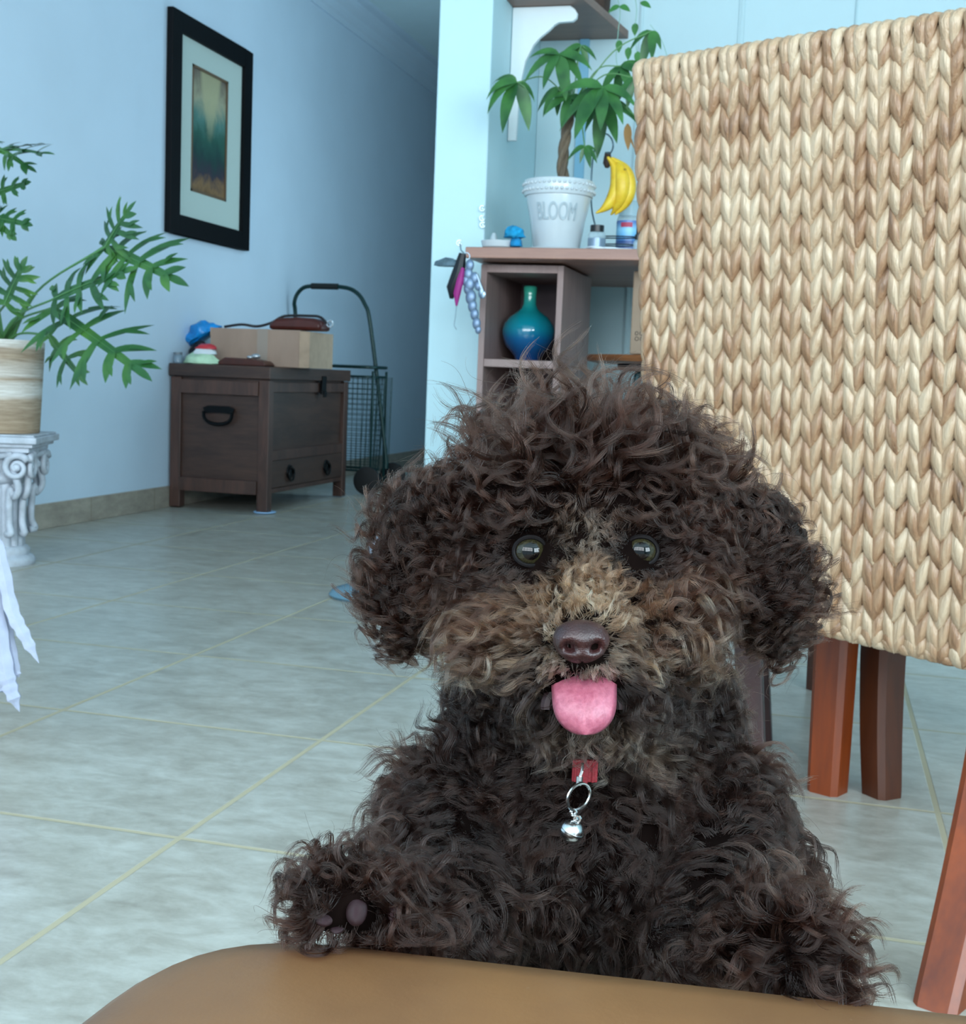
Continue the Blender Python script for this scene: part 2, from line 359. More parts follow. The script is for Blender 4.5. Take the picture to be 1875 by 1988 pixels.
crumple(6, (.055, .03, .03), .2).build('white_band', mat('white_foil', '#dfe6ea', .35), sn, loc=(.015, .01, .045))
crumple(7, (.05, .028, .022), .2).build('red_band', mat('red_foil', '#c2303a', .4, var=.2), sn, loc=(.02, .012, .068))
jr = thing('glass_jar', 'small clear jar at the far left corner of the wooden chest', 'jar', (-2.768, 5.16, TZ))
MB().lathe([(.016, 0), (.020, .004), (.020, .03), (.016, .036), (.018, .042), (.0, .042)], 20).build('body', mat('grey_glass', '#8fa4b4', .1, 0, Alpha=.6), jr)
MB().lathe([(.0185, .036), (.0185, .048), (0, .048)], 20).build('lid', mat('grey_lid', '#6b7680', .4), jr)

# ================================================================== folding trolley
M_grn = mat('dark_green_steel', '#06302f', .35, .3)
ct = thing('shopping_trolley', 'dark green wire shopping trolley standing beyond the chest', 'trolley', (-2.42, 6.42, 0))
hp = [(.20, .0, .13), (.19, .0, .25), (.10, -.02, .86), (.06, -.02, .99), (-.0, -.02, 1.055), (-.09, -.02, 1.075), (-.24, -.02, 1.075), (-.30, -.02, 1.055), (-.335, -.02, .99), (-.335, .0, .86), (-.335, .0, .13)]
MB().tube(bez(hp, 5), .011, 8).build('handle', M_grn, ct)
MB().tube([(-.24, -.02, 1.075), (-.09, -.02, 1.075)], .016, 10).build('grip', mat('black_grip', '#07100f', .7), ct)
bk = MB(); X_, Y_ = (-.30, .165), (-.13, .10)
def rr(z_, ins=0, rad=.05):
    pts = []
    for cx_, cy_, a_ in ((X_[1]-rad-ins, Y_[1]-rad-ins, 0), (X_[0]+rad+ins, Y_[1]-rad-ins, PI/2), (X_[0]+rad+ins, Y_[0]+rad+ins, PI), (X_[1]-rad-ins, Y_[0]+rad+ins, 1.5*PI)):
        pts += [(cx_+rad*math.cos(a_+q), cy_+rad*math.sin(a_+q), z_) for q in np.linspace(0, PI/2, 5)]
    return pts
bk.tube(rr(.66), .008, 6, closed=True); bk.tube(rr(.61), .006, 6, closed=True); bk.tube(rr(.12, .02), .006, 6, closed=True)
for z_ in np.arange(.14, .60, .027): bk.tube(rr(z_, .02*(.61-z_)/.5), .0014, 4, closed=True)
top, bot = rr(.61), rr(.12, .02)
for i in range(len(top)):
    bk.tube([top[i], bot[i]], .0014, 4)
for u_ in np.arange(.05, .5, .027):
    for yy_ in (Y_[0], Y_[1]): bk.tube([(X_[0]+u_, yy_, .61), (X_[0]+u_, yy_*.88, .12)], .0014, 4)
for u_ in np.arange(.05, .32, .027):
    for xx_ in (X_[0], X_[1]): bk.tube([(xx_, Y_[0]+u_, .61), (xx_*.95, Y_[0]+u_, .12)], .0014, 4)
for x_, y_ in ((X_[1]-.01, Y_[0]+.01), (X_[1]-.01, Y_[1]-.01), (X_[0]+.01, Y_[0]+.01), (X_[0]+.01, Y_[1]-.01)): bk.tube([(x_, y_, .64), (x_, y_, .02)], .007, 6)
bk.build('basket', M_grn, ct)
MB().tube([(.17, -.20, .075), (.17, .20, .075)], .006, 8).build('axle', M_grn, ct)
for y_ in (-.20, .20):
    MB().lathe([(0, -.016), (.05, -.016), (.072, -.012), (.075, 0), (.072, .012), (.05, .016), (0, .016)], 24, T((.17, y_, .076)) @ Matrix.Rotation(PI/2, 4, 'X')).build('wheel', mat('black_rubber', '#0c0f12', .6), ct)
# ================================================================== counter and shelf unit
M_ctop = wood('counter_wood', '#8a6358', '#a87d6c', .4, 4, (.1, 1, 1)); M_cub = wood('cubby_wood', '#8b7370', '#a58c86', .5, 5, (1, 1, .1)); M_cubin = mat('cubby_inside', '#4a4248', .6)
ctr = tag(MB().box((-1.118, 3.925, 1.0), (.60, YB-.0005, 1.034)).build('countertop', M_ctop, bevel=.003, smooth=False), 'reddish-brown wooden breakfast counter standing out before the pale partition', 'counter')
cu = thing('cubby_shelf', 'narrow open grey-brown cubby shelf unit standing under the counter', 'shelf unit', (-.962, 4.05, 0))
w2, d2 = .136, .50
MB().box((-w2, 0, 0), (-w2+.020, d2, .992)).build('side_panel', M_cub, cu, bevel=.0015, smooth=False)
MB().box((w2-.020, 0, 0), (w2, d2, .992)).build('side_panel', M_cub, cu, bevel=.0015, smooth=False)
MB().box((-w2+.02, .0, .967), (w2-.02, d2, .992)).build('top_panel', M_cub, cu, bevel=.0015, smooth=False)
for z_ in (.665, .34, .04): MB().box((-w2+.02, .004, z_), (w2-.02, d2, z_+.025)).build('shelf', M_cub, cu, bevel=.0015, smooth=False)
MB().box((-w2+.02, d2-.012, .0), (w2-.02, d2, .967)).build('back_panel', mat('cubby_back', '#6f6066', .6, var=.15, vscale=5), cu, smooth=False)
t = NT('vase_glaze'); s_ = t.n('ShaderNodeSeparateXYZ', ins={0: t.coord()})
t.base(t.ramp(t.math('DIVIDE', s_.outputs[2], .25), [(.0, lin('#0a3a75')), (.28, lin('#075f95')), (.42, lin('#04849d')), (.7, lin('#0f8f93')), (.95, lin('#3aa890'))])); t.b.inputs['Roughness'].default_value = .12; t.b.inputs['Coat Weight'].default_value = .6
vp = [(0, 0), (.040, 0), (.043, .008), (.045, .016), (.056, .028), (.076, .050), (.087, .076), (.090, .100), (.085, .122), (.068, .145), (.045, .162), (.029, .174), (.022, .19), (.021, .22), (.0235, .247), (.020, .25), (.017, .245), (.017, .2), (0, .2)]
vz = MB().lathe(vp, 48).build('vase', t.m, loc=(-.980, 4.26, .6903), angle=80)
tag(vz, 'glossy teal to blue bottle-necked vase standing in the cubby shelf', 'vase')
# wall shelf with scalloped bracket
wsf = thing('wall_shelf', 'brown wooden wall shelf with white scalloped apron above the counter', 'shelf', (PXR, YB, float(pl(1054, 80, 1, YB)[2])))
M_shw = wood('shelf_wood', '#6f5348', '#8d6b5b', .45, 4, (.12, .5, 1))
P = [pl(1054, 80, 1, 4.62), pl(1166, 82, 1, 4.62)]
MB().prism([(.001, -.001), (.345, -.001), (.26, -.56), (.001, -.56)], 0, .03).build('board', M_shw, wsf, bevel=.002, smooth=False)
prof = [(.002, -.001), (.002, -.42), (.03, -.42), (.035, -.25), (.05, -.17), (.075, -.12), (.095, -.098), (.125, -.075), (.14, -.06), (.155, -.052), (.20, -.050), (.212, -.04), (.214, -.025), (.205, -.012), (.19, -.001)]
MB().prism(prof, 0, .018, T((0, -.44, 0)) @ Matrix.Scale(1.1, 4) @ Matrix.Rotation(PI/2, 4, 'X')).build('apron', M_white, wsf, bevel=.002, smooth=False)
# basket on the shelf's end with trailing vine
bkt = tag(MB().lathe([(0, 0), (.05, 0), (.065, .02), (.075, .12), (.08, .16), (.074, .16), (.068, .02), (0, .01)], 32).build('wicker_basket', mat('dark_wicker', '#3e2c22', .7, var=.6, vscale=60, bump=.003, bscale=120, stretch=(1, 1, .15)), loc=(PXR+.225, YB-.15, float(pl(1054, 80, 1, YB)[2])+.0305)), 'dark wicker pot standing at the end of the wall shelf', 'basket')

# ---- counter things
CZ = 1.0345
M_por = mat('white_porcelain', (.56, .62, .65), .25, Coat_Weight=.3)
pot = thing('plant_pot', 'large white pot embossed BLOOM standing on the counter', 'pot', (-.868, 4.12, CZ))
MB().lathe([(0, .004), (.07, .004), (.074, .012), (.088, .10), (.104, .175), (.104, .178), (.110, .18), (.113, .19), (.114, .222), (.112, .228), (.104, .230), (.102, .222), (.098, .19), (.08, .17), (0, .165)], 64).build('body', M_por, pot)
MB().lathe([(0, 0), (.098, 0), (.104, .012), (.1, .014), (.09, .006), (0, .005)], 48).build('saucer', M_por, pot)
dn = MB()
for row, z_ in ((0, .194), (1, .214)):
    for i in range(44):
        q = 2*PI*(i+.5*row)/44; dn.ball((.1145*math.cos(q), .1145*math.sin(q), z_), .0052, 8, 5)
dn.build('beaded_rim', M_por, pot)
MB().lathe([(0, .172), (.09, .172)], 24).build('soil', mat('soil', '#2b211b', .95), pot)
def bend_text(s, size, r0, z_, tiltr, m, parent, ang0):
    cu_ = bpy.data.curves.new('text', 'FONT'); cu_.body = s; cu_.size = size; cu_.extrude = .0015; cu_.align_x = 'CENTER'; cu_.bevel_depth = .0006
    to = bpy.data.objects.new('text', cu_); col.objects.link(to); bpy.context.view_layer.update()
    me = bpy.data.meshes.new_from_object(to.evaluated_get(bpy.context.evaluated_depsgraph_get())); bpy.data.objects.remove(to)
    for v in me.vertices:
        x, y, z = v.co; y *= 1.9; x *= .92; r = r0+y*tiltr+z; a = ang0+x*1.0/r0
        v.co = (r*math.sin(a), -r*math.cos(a), z_+y)
    me.materials.clear(); me.materials.append(m); o = bpy.data.objects.new('lettering', me); col.objects.link(o); o.parent = parent; return o
bend_text('BLOOM', .040, .0895, .100, .20, mat('embossed_letter_glaze', (.40, .48, .52), .4), pot, .16)
# money tree
M_leaf = NT('money_tree_leaf'); lf = M_leaf.noise(M_leaf.coord(), 14, 2, .5); M_leaf.base(M_leaf.ramp(lf, [(.35, lin('#24552a')), (.65, lin('#427a3a'))])); M_leaf.b.inputs['Roughness'].default_value = .4; M_leaf.b.inputs['Transmission Weight'].default_value = .0; M_leaf.b.inputs['Subsurface Weight'].default_value = .15; M_leaf.b.inputs['Subsurface Radius'].default_value = (.002, .004, .001)
M_leaf = M_leaf.m
def leaflet(m, p0, d, nrm, L, W, droop=.4, n=7, fold=.25):
    p0, d, nrm = Vector(p0), Vector(d).normalized(), Vector(nrm).normalized(); s_ = d.cross(nrm).normalized(); nrm = s_.cross(d).normalized()
    vs = []; p = p0.copy(); dd = d.copy()
    for i in range(n+1):
        t_ = i/n; w_ = W*math.sin(PI*min(1, t_**.8*.97+.03))**.8*(1-t_*.2) if i < n else .0003
        nn = s_.cross(dd).normalized()
        vs += [p-s_*w_+nn*w_*fold, p, p+s_*w_+nn*w_*fold]
        p = p+dd*(L/n); dd = (dd+Vector((0, 0, -1))*droop/n).normalized()
    m.add(vs, [(i*3+j, i*3+j+1, i*3+j+4, i*3+j+3) for i in range(n) for j in (0, 1)])
mt_ = thing('money_tree', 'braided money tree with drooping green leaves growing in the white pot', 'plant', (-.842, 4.12, CZ+.17))
O = np.array([-.842, 4.12, CZ+.17])
tr = [pl(1092, 325, 1, 4.12), pl(1098, 265, 1, 4.12), pl(1108, 215, 1, 4.12)]
tb = MB()
for k_ in range(3):
    q0 = k_*2*PI/3; pp = bez([sub(p, O) for p in [O+np.array([0, 0, .0])]+tr], 8)
    tb.tube([Vector(p)+Vector((.009*math.cos(q0+i*.42), .009*math.sin(q0+i*.42), 0)) for i, p in enumerate(pp)], [.012-.004*i/len(pp) for i in range(len(pp))], 8)
tb.build('trunk', wood('money_trunk', '#4b3f33', '#7a6a55', .7, 10, (1, 1, .3), .002), mt_)
rnd = random.Random(7)
lv = MB(); st = MB(); topn = Vector(sub(pl(1112, 205, 1, 4.12), O))
# (hub px, leaf length px, droop, main down-angle, count)
hubs = [((1003, 160), 120, 1.2, 240, 6, 4.06), ((1085, 105), 130, .8, 265, 6, 4.05), ((1128, 88), 70, .5, 250, 5, 4.2), ((1170, 170), 145, .8, 262, 6, 4.03), ((1205, 128), 95, .6, 300, 5, 4.16), ((1265, 60), 85, .9, 262, 4, 4.12),
        ((1108, 185), 100, .7, 255, 5, 4.1), ((1135, 285), 55, .8, 270, 6, 4.07), ((1085, 170), 85, .8, 262, 4, 4.14), ((1230, 150), 90, .9, 280, 4, 4.08), ((1240, 230), 60, .4, 20, 3, 4.1), ((1170, 200), 120, .9, 285, 4, 4.12)]
for (hx_, hy_), L, dr, ang, cnt, yy_ in hubs:
    h = Vector(sub(pl(hx_, hy_, 1, yy_), O)); pxm = 4.1/FPX
    mid = (topn+h)/2+Vector((0, 0, .05)); st.tube(bez([topn, mid, h], 6), .0022, 5)
    for i in range(cnt):
        a = math.radians(ang+(i-(cnt-1)/2)*34+rnd.uniform(-8, 8)); ln = L*pxm*rnd.uniform(.62, 1.0)*(1-.12*abs(i-(cnt-1)/2))
        d = Vector((math.cos(a), rnd.uniform(-.45, .35), math.sin(a)+.25))
        leaflet(lv, h, d, Vector((rnd.uniform(-.4, .4), -1, .55)), ln, ln*.15, dr*1.5)
lv.build('leaves', M_leaf, mt_, weld=False); st.build('stems', mat('leaf_stem', '#5c8a52', .5), mt_, weld=False)
bl = MB(); h = Vector(sub(pl(1218, 240, 1, 4.1), O)); leaflet(bl, h, (.1, -.1, -1), (0, -1, .1), .085, .014, .2); leaflet(bl, h+Vector((.004, 0, -.03)), (.5, -.1, -1), (0, -1, .1), .055, .004, .2)
tag(bl.build('dry_leaf', mat('dry_leaf', '#9a7340', .7, var=.3), mt_), 'x', 'x'); o_ = bpy.data.objects['dry_leaf']; del o_['category']; o_['label'] = 'withered brown leaf'
# trailing vine from the shelf basket
vn = thing('trailing_vine', 'thin pale vine with a few leaves trailing from the wicker pot on the shelf', 'plant', (-.865, 4.50, 2.0))
O2 = np.array([-.865, 4.50, 2.0]); v1 = MB(); vl = MB()
for path, leaves in (([(1150, -60), (1185, -30), (1203, 15), (1200, 60), (1196, 110), (1200, 135)], [(1203, 12, 1), (1203, 12, -1), (1202, 78, 0)]), ([(1150, -60), (1215, -45), (1235, 10), (1232, 60), (1236, 100)], [(1243, 5, 1), (1233, 45, 0), (1220, 92, 0), (1238, 100, 0)])):
    v1.tube(bez([sub(pl(a, b, 1, 4.5), O2) for a, b in path], 6), .0014, 5)
    for a, b, s_ in leaves: leaflet(vl, sub(pl(a, b, 1, 4.5), O2), (s_*1.0+.05, -.2, -.35 if s_ else -1), (0, -1, .6), .045, .013, .5)
v1.tube(bez([sub(pl(a, b, 1, 4.5), O2) for a, b in [(1262, 48), (1285, 80), (1300, 128)]], 5), .0012, 5)
v1.build('stem', mat('vine_stem', '#8fb8a8', .5), vn, weld=False); vl.build('leaves', mat('vine_leaf', '#3f7a3a', .45, var=.3), vn, weld=False)

# bananas on a wire hanger
def banana(parent, p, ang, lean):
    m = MB(); pts = []
    for i in range(15):
        a = -1.15+2.1*i/14; pts.append(Vector((.105*(math.cos(a)-math.cos(-1.15)), 0, -.105*(math.sin(a)-math.sin(-1.15)))))
    rs = [.006, .008, .013, .020, .0255, .028, .029, .029, .0285, .027, .0245, .020, .0135, .007, .003]
    R_ = Matrix.Rotation(ang, 4, 'Z') @ Matrix.Rotation(lean, 4, 'Y'); m.tube([Vector(p)+R_ @ q for q in pts], rs, 6); return m.build('banana', M_ban, parent, sub=1)
t = NT('banana_skin'); nz = t.noise(t.coord(), 30, 4, .6); t.base(t.ramp(nz, [(.30, lin('#7a5a18')), (.36, lin('#e0b223')), (.6, lin('#ecc93a')), (.8, lin('#e3cf55'))])); t.b.inputs['Roughness'].default_value = .4; M_ban = t.m
bp = pl(1178, 305, 1, 4.16); bn = thing('banana_bunch', 'bunch of ripe yellow bananas hanging from a wire hook over the counter', 'bananas', bp)
for ang, le, off in ((.25, -.02, (.002, -.012, 0)), (.1, -.30, (.012, -.004, -.002)), (-.6, -.22, (.012, .016, 0))):
    banana(bn, off, ang, le+.28)
MB().lathe([(0, .016), (.009, .015), (.012, 0), (.014, -.02), (.006, -.034), (0, -.034)], 12, T((.002, 0, 0))).build('stalk', mat('banana_stalk', '#33241c', .8), bn)
hk = tag(MB().tube(bez([sub(pl(1165, 470, 1, 4.34), (0, 0, 0)), pl(1148, 400, 1, 4.34), pl(1152, 300, 1, 4.32), pl(1172, 262, 1, 4.25), pl(1186, 268, 1, 4.17), pl(1190, 285, 1, 4.16), pl(1184, 298, 1, 4.155), pl(1176, 296, 1, 4.15)], 6), .0028, 6)
   .build('banana_hanger', mat('grey_wire', '#5d7480', .35, .8)), 'thin grey wire banana hanger standing behind the white pot', 'hanger')
hk2 = MB().lathe([(0, 0), (.06, 0), (.062, .004), (0, .006)], 24, T((pl(1165, 470, 1, 4.34)[0], 4.34, CZ-0.0)))
hk2.build('base', mat('grey_base', '#5d7480', .4, .6), hk)
# bottles
M_gl = mat('clear_bottle', '#c3dbe4', .05, 0, Alpha=.45, Specular_IOR_Level=.7); M_blk = mat('black_plastic', '#0b0e10', .35)
def bottle(name, label, px, py, yy, prof, bodym, capprof, capm, lab=None, labm=None):
    p = pl(px, py, 1, yy); o = thing(name, label, 'bottle', (p[0], yy, CZ))
    MB().lathe(prof, 28).build('body', bodym, o); MB().lathe(capprof, 20).build('cap', capm, o)
    if lab: MB().lathe(lab, 28).build('label', labm, o)
    return o
bottle('bottle', 'clear glass bottle with a black cap beside the white pot', 1158, 470, 4.07, [(0, 0), (.026, 0), (.028, .004), (.028, .055), (.024, .064), (.014, .068), (0, .068)], M_gl, [(.022, .066), (.022, .086), (0, .086)], M_blk, [(.0283, .012), (.0283, .045)], mat('silver_label', '#7f93a6', .3, .3))
t = NT('blue_print_label'); s_ = t.n('ShaderNodeSeparateXYZ', ins={0: t.coord()}); t.base(t.ramp(t.math('DIVIDE', s_.outputs[2], .12), [(0, lin('#2f4f9a')), (.3, lin('#35579f')), (.36, lin('#9cc4ea')), (.45, lin('#2c4a93')), (.62, lin('#6fb6ea')), (.8, lin('#8fd0f4')), (1, lin('#5d7fc0'))])); t.b.inputs['Roughness'].default_value = .35
big = bottle('bottle', 'clear spray bottle with a blue and white printed label, tallest on the counter', 1218, 475, 4.28, [(0, 0), (.037, 0), (.039, .005), (.039, .13), (.036, .14), (0, .14)], M_gl, [(.032, .14), (.034, .142), (.034, .185), (.03, .19), (0, .19)], mat('frosted_cap', '#bcdbe8', .4, Alpha=.6), [(.0394, .012), (.0394, .125)], t.m)
MB().lathe([(.0397, .103), (.0397, .118)], 12, None, 4.2, 5.2).build('red_logo', mat('red_print', '#b03a5a', .5), big)
bottle('bottle', 'small dropper bottle with a black rubber bulb at the counter front', 1238, 478, 4.0, [(0, 0), (.013, 0), (.0145, .003), (.0145, .028), (.008, .035), (0, .035)], M_gl, [(.0085, .034), (.0105, .036), (.0105, .05), (.0075, .052), (.007, .072), (.003, .077), (0, .077)], M_blk)
gl = thing('wire_rack', 'small dark wire rack holding bottles on the counter', 'rack', (pl(1200, 470, 1, 4.2)[0], 4.16, CZ)); rk = MB()
for z_ in (.035, .06): rk.tube([(.075*math.cos(q), .03*math.sin(q), z_) for q in np.linspace(0, 2*PI, 24)[:-1]], .0022, 5, closed=True)
for q in (.3, 2.8, 3.5, 5.9): rk.tube([(.075*math.cos(q), .03*math.sin(q), 0), (.075*math.cos(q), .03*math.sin(q), .06)], .0022, 5)
rk.build('frame', mat('navy_wire', '#1d2c40', .4, .5), gl)
cb = MB(); cbl = [pl(a, b, 1, 3.99) for a, b in ((1098, 478), (1120, 480), (1150, 482), (1190, 480), (1205, 476), (1190, 470), (1160, 468), (1140, 472), (1150, 478), (1185, 482), (1230, 481), (1258, 482))]
rc = random.Random(2); cbp = [(p[0], 3.95+.045*math.sin(i*1.9)+.05, CZ+.003+.003*(i % 3)) for i, p in enumerate(cbl)]
tag(cb.tube(bez(cbp, 6), .0028, 6).build('charging_cable', mat('white_cable', '#dfeaf0', .4)), 'white charging cable lying in loops on the counter front', 'cable')
# left end: white dish, figurine pieces, blue flower
ds = tag(MB().lathe([(0, 0), (.035, 0), (.05, .006), (.055, .018), (.052, .018), (.046, .008), (0, .006)], 32).build('dish', M_por, loc=(-1.035, 4.03, CZ)), 'small white dish at the left end of the counter', 'dish')
ds.scale = (1.1, .9, 1.6)
blf = thing('blue_flower', 'bright blue fabric flower standing between the dish and the white pot', 'flower', (pl(998, 470, 1, 4.0)[0], 4.0, CZ))
crumple(11, (.032, .028, .035), .28).build('petals', mat('turquoise_fabric', '#0a8fc0', .8, var=.35, vscale=40), blf, loc=(0, 0, .04))
crumple(12, (.02, .02, .03), .25).build('petals', mat('turquoise_fabric_2', '#0b7fb5', .8, var=.35, vscale=40), blf, loc=(.006, 0, .012))
MB().tube([(-.005, 0, 0), (-.003, 0, .03)], .005, 8).build('stem', M_blk, blf)
fg = thing('figurine', 'small grey and maroon ornament beside the blue flower', 'ornament', (pl(972, 470, 1, 4.06)[0]-.006, 4.10, CZ))
MB().lathe([(0, 0), (.012, 0), (.014, .01), (.009, .03), (.012, .045), (.006, .062), (0, .065)], 16, T((-.028, 0, 0))).build('body', mat('pale_grey_glaze', '#b9c6cc', .3), fg)
MB().tube(bez([(-.028, 0, .03), (-.005, 0, .028), (.012, 0, .022)], 5), .007, 8).build('arm', mat('grey_green', '#5d706c', .5), fg)
MB().ball((.02, 0, .022), (.014, .012, .011)).tube([(.02, 0, 0), (.02, 0, .02)], .004, 6).build('bead', mat('maroon', '#3a1824', .5), fg)
# wall cup hooks (a column of three on the partition edge) and the key hook
M_hk = mat('white_metal_hook', '#e8f4f4', .15, .6)
for px_, py_, nm, lb in ((937, 405, 'cup_hook', 'topmost of three small white cup hooks on the pale partition'), (937, 424, 'cup_hook', 'middle one of three small white cup hooks on the pale partition'), (938, 437, 'cup_hook', 'lowest of three small white cup hooks on the pale partition'), (893, 472, 'key_hook', 'small white hook at the left end of the counter above the keys')):
    p = pl(px_, py_, 1, PY-.006) if nm == 'cup_hook' else pl(px_, py_, 1, 3.96)
    h = MB().tube([(0, .006, .0), (0, -.006, 0)], .0028, 6).tube([(.0085*math.cos(q), -.007, .0085*math.sin(q)) for q in np.linspace(.8, 5.9, 14)], .0028, 6)
    tag(h.build(nm, M_hk, loc=[float(x) for x in p]), lb, 'hook', 'cup hooks on the partition' if nm == 'cup_hook' else None)
# key bunch
kp = pl(893, 480, 1, 3.93); kb = thing('key_bunch', 'bunch of keys, silver bottle charm, black pouch and magenta tag hanging at the counter end', 'keys', kp)
def L_(a, b, y=3.925): return Vector(sub(pl(a, b, 1, y), kp))
MB().tube([L_(893, 474, 3.935), L_(895, 486), L_(905, 495)], .0025, 6).tube([L_(905, 498)+Vector((.012*math.cos(q), 0, .012*math.sin(q))) for q in np.linspace(0, 2*PI, 14)[:-1]], .002, 6, closed=True).build('ring', mat('steel_ring', '#9fb0ba', .25, 1), kb)
cr_ = crumple(21, (.040, .012, .024), .3); cr_.build('grey_pouch', mat('grey_mesh', '#4c6470', .6, var=.4, vscale=50), kb, loc=L_(869, 516, 3.93))
MB().tube([L_(898, 492), L_(890, 530), L_(878, 560), L_(876, 580)], [.012, .022, .020, .006], 8).build('black_pouch', mat('black_pouch', '#0a121a', .5, var=.5, vscale=30), kb)
MB().tube([L_(898, 520, 3.915), L_(893, 545, 3.91), L_(887, 570, 3.91), L_(886, 594, 3.91)], [.006, .012, .012, .003], 8).build('magenta_tag', mat('magenta_fabric', '#9a1f78', .6), kb)
sb = MB()
for a, b, r_ in ((912, 515, .011), (909, 532, .012), (905, 545, .011), (911, 552, .014), (908, 560, .011), (914, 577, .014), (917, 594, .012), (921, 610, .011), (925, 628, .011), (928, 640, .008), (921, 540, .011), (928, 555, .009), (935, 570, .009)): sb.ball(L_(a, b, 3.918), (r_*1.25, r_*.8, r_*1.75), 12, 8)
sb.build('silver_charm', mat('silver_charm', '#7f93ad', .42, .6), kb)
for i, (a, b) in enumerate(((934, 560), (938, 566))):
    k_ = MB().tube([L_(926, 532, 3.915), L_(a, b, 3.912)], .0035, 6).ball(L_(a, b+6, 3.912), (.008, .002, .013), 12, 8); k_.build('key', mat('key_steel', '#8ea0ae', .3, .9), kb)
MB().tube([L_(886, 594), L_(884, 615), L_(881, 632), L_(886, 640)], .0014, 5).build('chain', mat('chain_steel', '#b8ced6', .3, .8), kb)

# ================================================================== stool with carton
sp_ = pl(1262, 690, 1, 4.25); sx0 = -.47
stl = thing('bar_stool', 'round wooden bar stool with dark metal legs at the counter', 'stool', (sx0, 4.26, 0))
MB().lathe([(0, 0), (.27, 0), (.30, .006), (.305, .016), (.298, .026), (0, .03)], 48, T((0, 0, .692))).build('seat', wood('stool_seat', '#5c3620', '#8a5630', .35, 4, (.12, 1, 1)), stl)
MB().lathe([(0, 0), (.19, 0), (.20, .01), (.20, .022), (0, .022)], 40, T((0, 0, .67))).build('seat_frame', mat('navy_steel', '#102230', .4, .5), stl)
M_lg = mat('dark_teal_steel', '#0d3338', .35, .5)
for q in (.75*PI+.3, 1.25*PI-.1, 1.75*PI, .25*PI):
    c, s_ = math.cos(q), math.sin(q); MB().tube(bez([(.14*c, .14*s_, .675), (.165*c, .165*s_, .60), (.22*c, .22*s_, .0)], 8), .0095, 8).build('leg', M_lg, stl)
MB().tube([(.205*math.cos(q), .205*math.sin(q), .22) for q in np.linspace(0, 2*PI, 32)[:-1]], .007, 6, closed=True).build('foot_ring', M_lg, stl)
cp_ = pl(1225, 672, 1, 4.12)
cbx = thing('cardboard_box', 'upright brown carton with a white address label standing on the bar stool', 'box', (cp_[0]+.13, 4.20, .7225), rot=-.04)
MB().box((-.13, -.09, 0), (.13, .09, .262)).build('body', mat('carton_brown', '#9b8672', .8, var=.06, vscale=14), cbx, bevel=.004, smooth=False)
lbl = MB().box((-.095, -.0915, .09), (.10, -.089, .232)).build('label', mat('white_paper', '#cdd9e4', .6), cbx, smooth=False)
ink = MB(); ri = random.Random(5)
for z_ in (.215, .20, .17, .155, .145, .12):
    x_ = -.07
    while x_ < .08:
        w_ = ri.uniform(.006, .02); ink.box((x_, -.0922, z_), (x_+w_, -.0914, z_+ri.uniform(.004, .007))); x_ += w_+ri.uniform(.003, .008)
ink.build('printed_text', mat('grey_ink', '#7f90a4', .7), lbl, smooth=False)
ink = MB()
for z_ in (.06, .043):
    x_ = -.115
    while x_ < .08:
        w_ = ri.uniform(.005, .014); ink.tube([(x_+w_*.5*(1+math.cos(q)), -.0904, z_+.006*(1+math.sin(q))) for q in np.linspace(0, 6.28, 9)[:-1]], .0012, 4, closed=True); x_ += w_+.005
ink.build('stamped_marks', mat('dark_ink', '#4e4740', .8), cbx, smooth=False)
wb = crumple(31, (.28, .09, .28), .10); wb_o = wb.build('laundry_sack', mat('white_fabric', '#cfdae4', .8, var=.08, vscale=6), loc=(-.42, 4.80, .33))
wb_o.scale = (1, 1, 1); tag(wb_o, 'white cloth sack behind the bar stool legs', 'sack')
MB().lathe([(0, 0), (.24, 0), (.26, .15), (.25, .35), (0, .36)], 24).build('sack_bottom', wb_o.data.materials[0], wb_o, loc=(0, 0, -.33)).scale = (1, .38, 1)
# ================================================================== woven dining chairs
t = NT('woven_hyacinth'); rp = t.n('ShaderNodeNewGeometry').outputs['Random Per Island']; co = t.coord()
fib = t.noise(co, 55, 4, .65, (1, 1, .16), .5); blot = t.noise(co, 9, 3, .5)
f = t.math('ADD', t.math('ADD', t.math('MULTIPLY', rp, .26), t.math('MULTIPLY', fib, .58)), t.math('MULTIPLY', blot, .24))
t.base(t.ramp(f, [(.30, lin('#5e4430')), (.41, lin('#8a684c')), (.53, lin('#a1866a')), (.68, lin('#b29d83')), (.9, lin('#beae95'))]))
t.b.inputs['Roughness'].default_value = .33; t.bump(t.math('ADD', t.noise(co, 110, 4, .7, (1, 1, .10), .3), t.math('MULTIPLY', t.noise(co, 420, 3, .6, (1, 1, .08)), .35)), .0030, 1.0); M_wov = t.m
M_core = mat('weave_core', '#4a3524', .8); M_oak = wood('chair_leg_wood', '#571f04', '#873906', .42, 4, (1, 1, .1), .0002, 0); M_oak_shaded = wood('shaded_chair_leg_wood', '#331406', '#512509', .45, 4, (1, 1, .1), .0002, 0)  # second chair's leg wood is coloured darker to imitate shade
